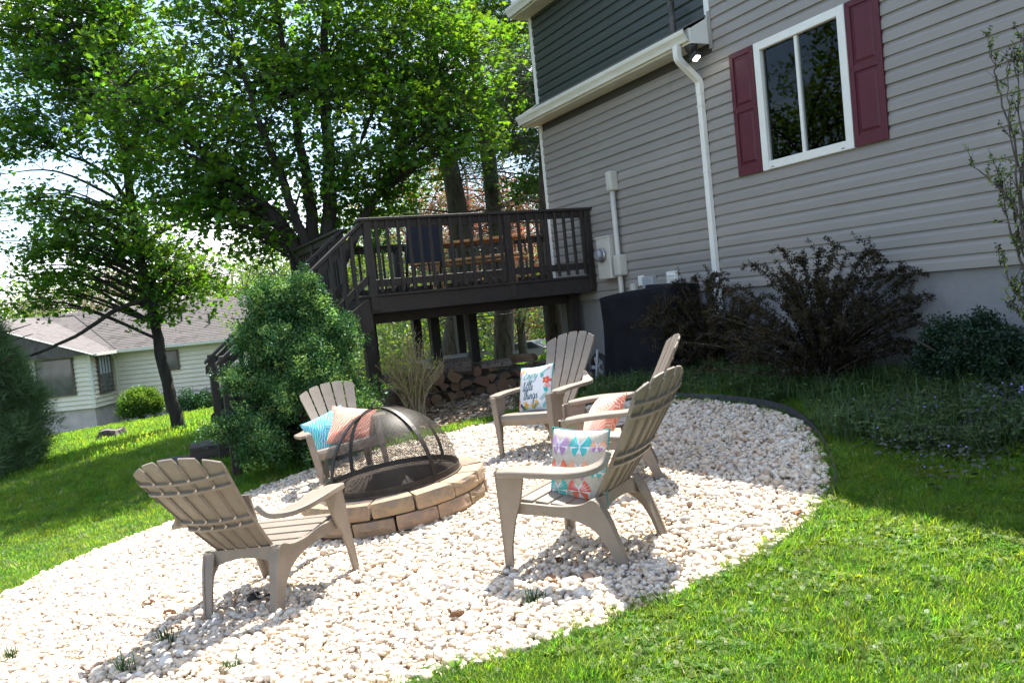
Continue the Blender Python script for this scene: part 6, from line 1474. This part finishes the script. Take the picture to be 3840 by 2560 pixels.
# ---- the neighbouring house, low and cream sided
NY = 40.0
nb = empty('ranch_house', (-13, NY, -3.7)); tag(nb, 'cream sided single storey house with grey shingled roof beyond the lawn', 'house')
M_CRS = mat('cream_siding', (.76, .70, .57), .6, (.71, .65, .53), 1.5, 4); M_NF = mat('grey_foundation', (.58, .51, .47), .9, (.46, .41, .38), 2, 6); M_NR = mat('brown_shingle', (.085, .074, .069), .95, [(.108, .095, .09), (.066, .057, .053)], 2.2, 8, .01, 14, rand=.12, rhue=.008)
M_NW = mat('neighbour_trim', (.66, .64, .56), .6); M_WBR = mat('brown_frame', (.10, .075, .06), .6); M_DG = mat('dark_pane', (.035, .04, .042), .08, (.08, .085, .085), 3, spec=.8); M_VANE = mat('white_blind', (.40, .42, .44), .7)
class NBld(MB):
    def add(s, vs, fs, mi=0): return super().add([np.array(v) - np.array([-13, NY, -3.7]) for v in vs], fs, mi)
EV, SB = -.53, -3.03                                  # eave and lower edge of the siding
XL, XR, XC = -32.0, -3.0, -19.35                      # far left, right end, inner corner of the projecting wing
WY = NY - 2.1                                          # front of the wing
def npart(nm, a, b, mt, par=None): q = NBld(); q.bb(a, b); return q.build(nm, mt, par or nb)
npart('wall', (XC, NY, SB), (XR, NY + 8, EV), M_CRS); npart('foundation', (XC, NY + .06, SB - 2.2), (XR, NY + 8, SB - .005), M_NF)
npart('wing_wall', (XL, WY, SB), (XC, NY + 8, EV), M_CRS); npart('foundation', (XL, WY + .06, SB - 2.4), (XC - .06, NY + 8, SB - .005), M_NF)
nc = int((EV - SB) / .21)
for i in range(nc):
    z = SB + i * .21
    q = NBld(); q.prism([(XC + .02, NY - .07, z + .012), (XC + .02, NY - .004, z + .012), (XC + .02, NY - .004, z + .205), (XC + .02, NY - .008, z + .205)], (XR - XC - .02, 0, 0)); q.build('siding_board', M_CRS, nb)
    q = NBld(); q.prism([(XL, WY - .07, z + .012), (XL, WY - .004, z + .012), (XL, WY - .004, z + .205), (XL, WY - .008, z + .205)], (XC - XL, 0, 0)); q.build('siding_board', M_CRS, nb)
    q = NBld(); q.prism([(XC + .07, WY - .03, z + .012), (XC + .004, WY - .03, z + .012), (XC + .004, WY - .03, z + .205), (XC + .008, WY - .03, z + .205)], (0, 2.1, 0)); q.build('siding_board', M_CRS, nb)
npart('corner_trim', (XC - .12, WY - .05, SB), (XC + .05, WY + .08, EV), M_NW)
# main roof and the wing's gable roof
RY, RZ = NY + 4.2, 1.62
q = NBld(); q.prism([(XL - 1, NY - .45, EV + .02), (XL - 1, RY, RZ), (XL - 1, RY + 4.7, EV + .02)], (XR - XL + 1.5, 0, 0)); rf = q.build('roof', M_NR, nb)
GXc = XC - 5.2; GZt = EV + 2.05
q = NBld(); q.prism([(XC + .45, WY - .45, EV - .02), (GXc, WY - .45, GZt), (GXc - 5.65, WY - .45, EV - .02)], (0, 5.6, 0)); rf2 = q.build('roof', M_NR, nb)
q = NBld(); q.prism([(XC - .0, WY - .02, EV - .01), (GXc, WY - .02, GZt - .16), (GXc - 5.2, WY - .02, EV - .01)], (0, .1, 0)); q.build('gable_wall', M_CRS, nb)
q = NBld(); q.beam((XC + .46, WY - .47, EV - .06), (GXc, WY - .47, GZt - .04), .04, .2, (0, -1, 0)); q.build('rake_board', M_NW, nb)
slope = (RZ - EV) / (RY - NY + .45)
for i in range(26):                                   # shingle courses, proud of the roof deck, as far as they can be told apart
    t0, t1 = i / 26, (i + 1) / 26; y0, z0, y1, z1 = NY - .45 + 4.65 * t0, EV + .02 + (RZ - EV) * t0, NY - .45 + 4.65 * t1, EV + .02 + (RZ - EV) * t1
    xl = XC + .5 - (t0 * 4.4) if t0 < .9 else XC - 4.4
    q = NBld(); q.add([(xl, y0, z0 + .03), (XR + .5, y0, z0 + .03), (XR + .5, y1, z1 + .012), (xl - .17, y1, z1 + .012), (xl, y0, z0 + .002), (XR + .5, y0, z0 + .002)], [(0, 1, 2, 3), (4, 5, 1, 0)]); q.build('shingle_course', M_NR, rf)
npart('gutter', (XC + .45, NY - .58, EV - .11), (XR + .5, NY - .452, EV + .03), M_NW); npart('gutter', (XC + .46, WY - .45, EV - .12), (XC + .58, NY - .59, EV + .0), M_NW)
npart('soffit', (XC, NY - .45, EV - .05), (XR + .4, NY + .1, EV - .01), M_NW)
q = NBld(); q.tube([(XC + .25, NY - .5, EV - .1), (XC + .2, NY - .12, EV - .4), (XC + .2, NY - .1, -3.6)], .06, 6); q.build('downspout', M_NW, nb)
def nwin(x0, x1, z0, z1, y, side=False, blinds=0):
    q = NBld()
    if side:
        q.bb((y - .0, x0, z0), (y + .12, x1, z1)); w = q.build('window', M_WBR, nb); q = NBld(); q.bb((y + .115, x0 + .08, z0 + .08), (y + .125, x1 - .08, z1 - .08)); q.build('pane', M_DG, w)
        for i in range(blinds):
            a = x0 + .1 + (x1 - x0 - .2) * i / blinds; q = NBld(); q.bb((y + .127, a, z0 + (z1 - z0) * .5), (y + .133, a + (x1 - x0 - .2) / blinds * .6, z1 - .1)); q.build('blind_vane', M_VANE, w)
        return
    q.bb((x0, y - .13, z0), (x1, y, z1)); w = q.build('window', M_WBR, nb); q = NBld(); q.bb((x0 + .07, y - .136, z0 + .07), (x1 - .07, y - .128, z1 - .07)); q.build('pane', M_DG, w)
nwin(-16.95, -16.1, -1.75, -.78, NY); nwin(-21.8, -20.1, -2.35, -.62, WY); nwin(-7.6, -6.5, -1.75, -.72, NY)
nwin(WY + .45, WY + 1.75, -2.45, -.62, XC + .02, True, 4)
for (x, y) in ((-16.5, 2.3), (-14.9, 1.7), (-11.2, 2.0)):
    z = EV + slope * y; q = NBld(); q.tube([(x, NY - .45 + y, z - .05), (x, NY - .45 + y, z + .55)], .055, 8); q.build('vent_pipe', mat('pipe_dark', (.05, .05, .05), .6), rf)
for (x, y) in ((-17.2, 3.3), (-12.8, 3.5), (-10.0, 3.4)):
    z = EV + slope * y; npart('roof_vent', (x, NY - .45 + y, z - .05), (x + .42, NY - .1 + y, z + .24), M_WBR, rf)
# round clipped bush before it
BUSH = proto_collection('boxwood_sprigs', [leaf_cluster(150 + i, 30, .16, .06, .1, M_MAPLE2, 1, .6, 'oval') for i in range(2)])
b_ = at(530, 1520, 34.0); b_[2] = float(H(b_[0], b_[1])); ro = shrub_root('round_bush', 'clipped bright green bush in front of the cream house', 'bush', b_); pts = []; sB = .80
for k in range(130):
    a, t = rng.uniform(0, 6.28), math.acos(rng.uniform(-.5, 1)); c = np.array([math.cos(a) * math.sin(t) * .85, math.sin(a) * math.sin(t) * .8, .85 + .62 * math.cos(t)]) * sB
    for j in range(10): pts.append(c + rng.normal(0, .10, 3))
P = np.array(pts); n = len(P); scatter('foliage', P, rng.uniform(0, 6.28, (n, 3)), rng.uniform(.7, 1.2, n), BUSH, ro)
q = MB()
for k in range(26): a = rng.uniform(0, 6.28); q.tube([(0, 0, 0), (math.cos(a) * .3, math.sin(a) * .3, .5), (math.cos(a) * .7, math.sin(a) * .7, 1.1)], [.03, .02, .008], 4, False)
q.build('stem', M_DTWIG, ro, True)
b_ = at(760, 1490, 38.3); b_[2] = float(H(b_[0], b_[1])); lo_ = shrub_root('low_shrub', 'low dark green shrub against the cream house wall', 'bush', b_); pts = []
for k in range(70): c = np.array([rng.normal(0, .9), rng.normal(0, .3), abs(rng.normal(.35, .25))]); pts += [c + rng.normal(0, .15, 3) for j in range(8)]
P = np.array(pts); n = len(P); scatter('foliage', P, rng.uniform(0, 6.28, (n, 3)), rng.uniform(.7, 1.2, n), proto_collection('low_shrub_sprigs', [leaf_cluster(160, 30, .2, .06, .1, M_YEW, 1, .6, 'oval')]), lo_)
q = MB(); [q.tube([(0, 0, 0), (rng.normal(0, .6), rng.normal(0, .2), .5)], [.02, .006], 4, False) for k in range(20)]; q.build('stem', M_DTWIG, lo_)
# ---- silver car parked down the road
CP = at(1985, 1300, 48.0); CP[2] = -48 * .0577; 
M_CARP = mat('silver_paint', (.22, .225, .235), .3, metal=.6, coat=.5); M_CGL = mat('car_glass', (.03, .035, .04), .05, spec=.9)
carz = float(H(CP[0], CP[1])); car = empty('parked_car', (CP[0], CP[1], min(carz, CP[2] - .75)), RAD(-28)); tag(car, 'silver grey saloon car parked beyond the crest behind the deck', 'car')
prof = [(-2.25, .32), (-2.28, .62), (-2.1, .80), (-1.25, .92), (-.55, 1.36), (.55, 1.42), (1.35, 1.05), (2.05, .98), (2.22, .70), (2.2, .34)]
ns_ = 9
def carbody(u, v):
    i = u * (len(prof) - 1); k = min(int(i), len(prof) - 2); f = i - k; x = prof[k][0] + (prof[k + 1][0] - prof[k][0]) * f; z = prof[k][1] + (prof[k + 1][1] - prof[k][1]) * f
    w = .88 - .16 * max(0, (z - .9) / .5) - .06 * max(0, abs(x) - 1.8)
    return (x, w * (2 * v - 1), z - .03 * (2 * v - 1) ** 4)
q = MB(); q.grid(carbody, 37, 7)
for s in (-1, 1):
    side = [(x, s * (.88 - .16 * max(0, (z - .9) / .5) - .06 * max(0, abs(x) - 1.8)), z - .03) for x, z in prof]; n = len(side); base = [(x, s * .86, .28) for x, z in prof]
    q.add(side + base, [(i, i + 1, n + i + 1, n + i) for i in range(n - 1)])
q.build('body', M_CARP, car, True)
for s in (-1, 1):
    for (a, b, c_, d_) in (((-1.0, .98), (-.5, 1.30), (.0, 1.34), (.0, .98)), ((.05, .98), (.05, 1.34), (.5, 1.36), (1.05, 1.02))):
        q = MB(); q.add([(x, s * (.895 - .16 * max(0, (z - .9) / .5)), z) for x, z in (a, b, c_, d_)], [(0, 1, 2, 3)]); q.build('side_window', M_CGL, car)
    q = MB(); q.box((-2.2, s * .62, .68), (.12, .34, .14)); q.build('headlight', mat('headlamp', (.75, .77, .8), .15), car, bevel=.03)
    q = MB(); q.box((2.2, s * .66, .80), (.08, .28, .14)); q.build('tail_light', mat('tail_red', (.45, .02, .015), .25), car, bevel=.02)
    q = MB(); q.box((-.62, s * .98, 1.0), (.12, .18, .12)); q.build('mirror', M_CARP, car, bevel=.03)
    for x in (-1.35, 1.35):
        q = MB(); q.tube([(x, s * .72, .33), (x, s * .90, .33)], .33, 20); w = q.build('wheel', M_TYRE, car, True); q = MB(); q.tube([(x, s * .89, .33), (x, s * .915, .33)], .21, 14); q.build('rim', M_HUB, w)
q = MB(); q.add([(-1.22, -.74, .955), (-1.22, .74, .955), (-.60, .64, 1.345), (-.60, -.64, 1.345)], [(0, 1, 2, 3)]); q.build('windscreen', M_CGL, car)
q = MB(); q.add([(.62, -.62, 1.405), (.62, .62, 1.405), (1.30, .72, 1.09), (1.30, -.72, 1.09)], [(0, 1, 2, 3)]); q.build('rear_window', M_CGL, car)
q = MB(); q.box((-2.27, 0, .52), (.06, .9, .18)); q.build('grille', M_BLK_PL, car)
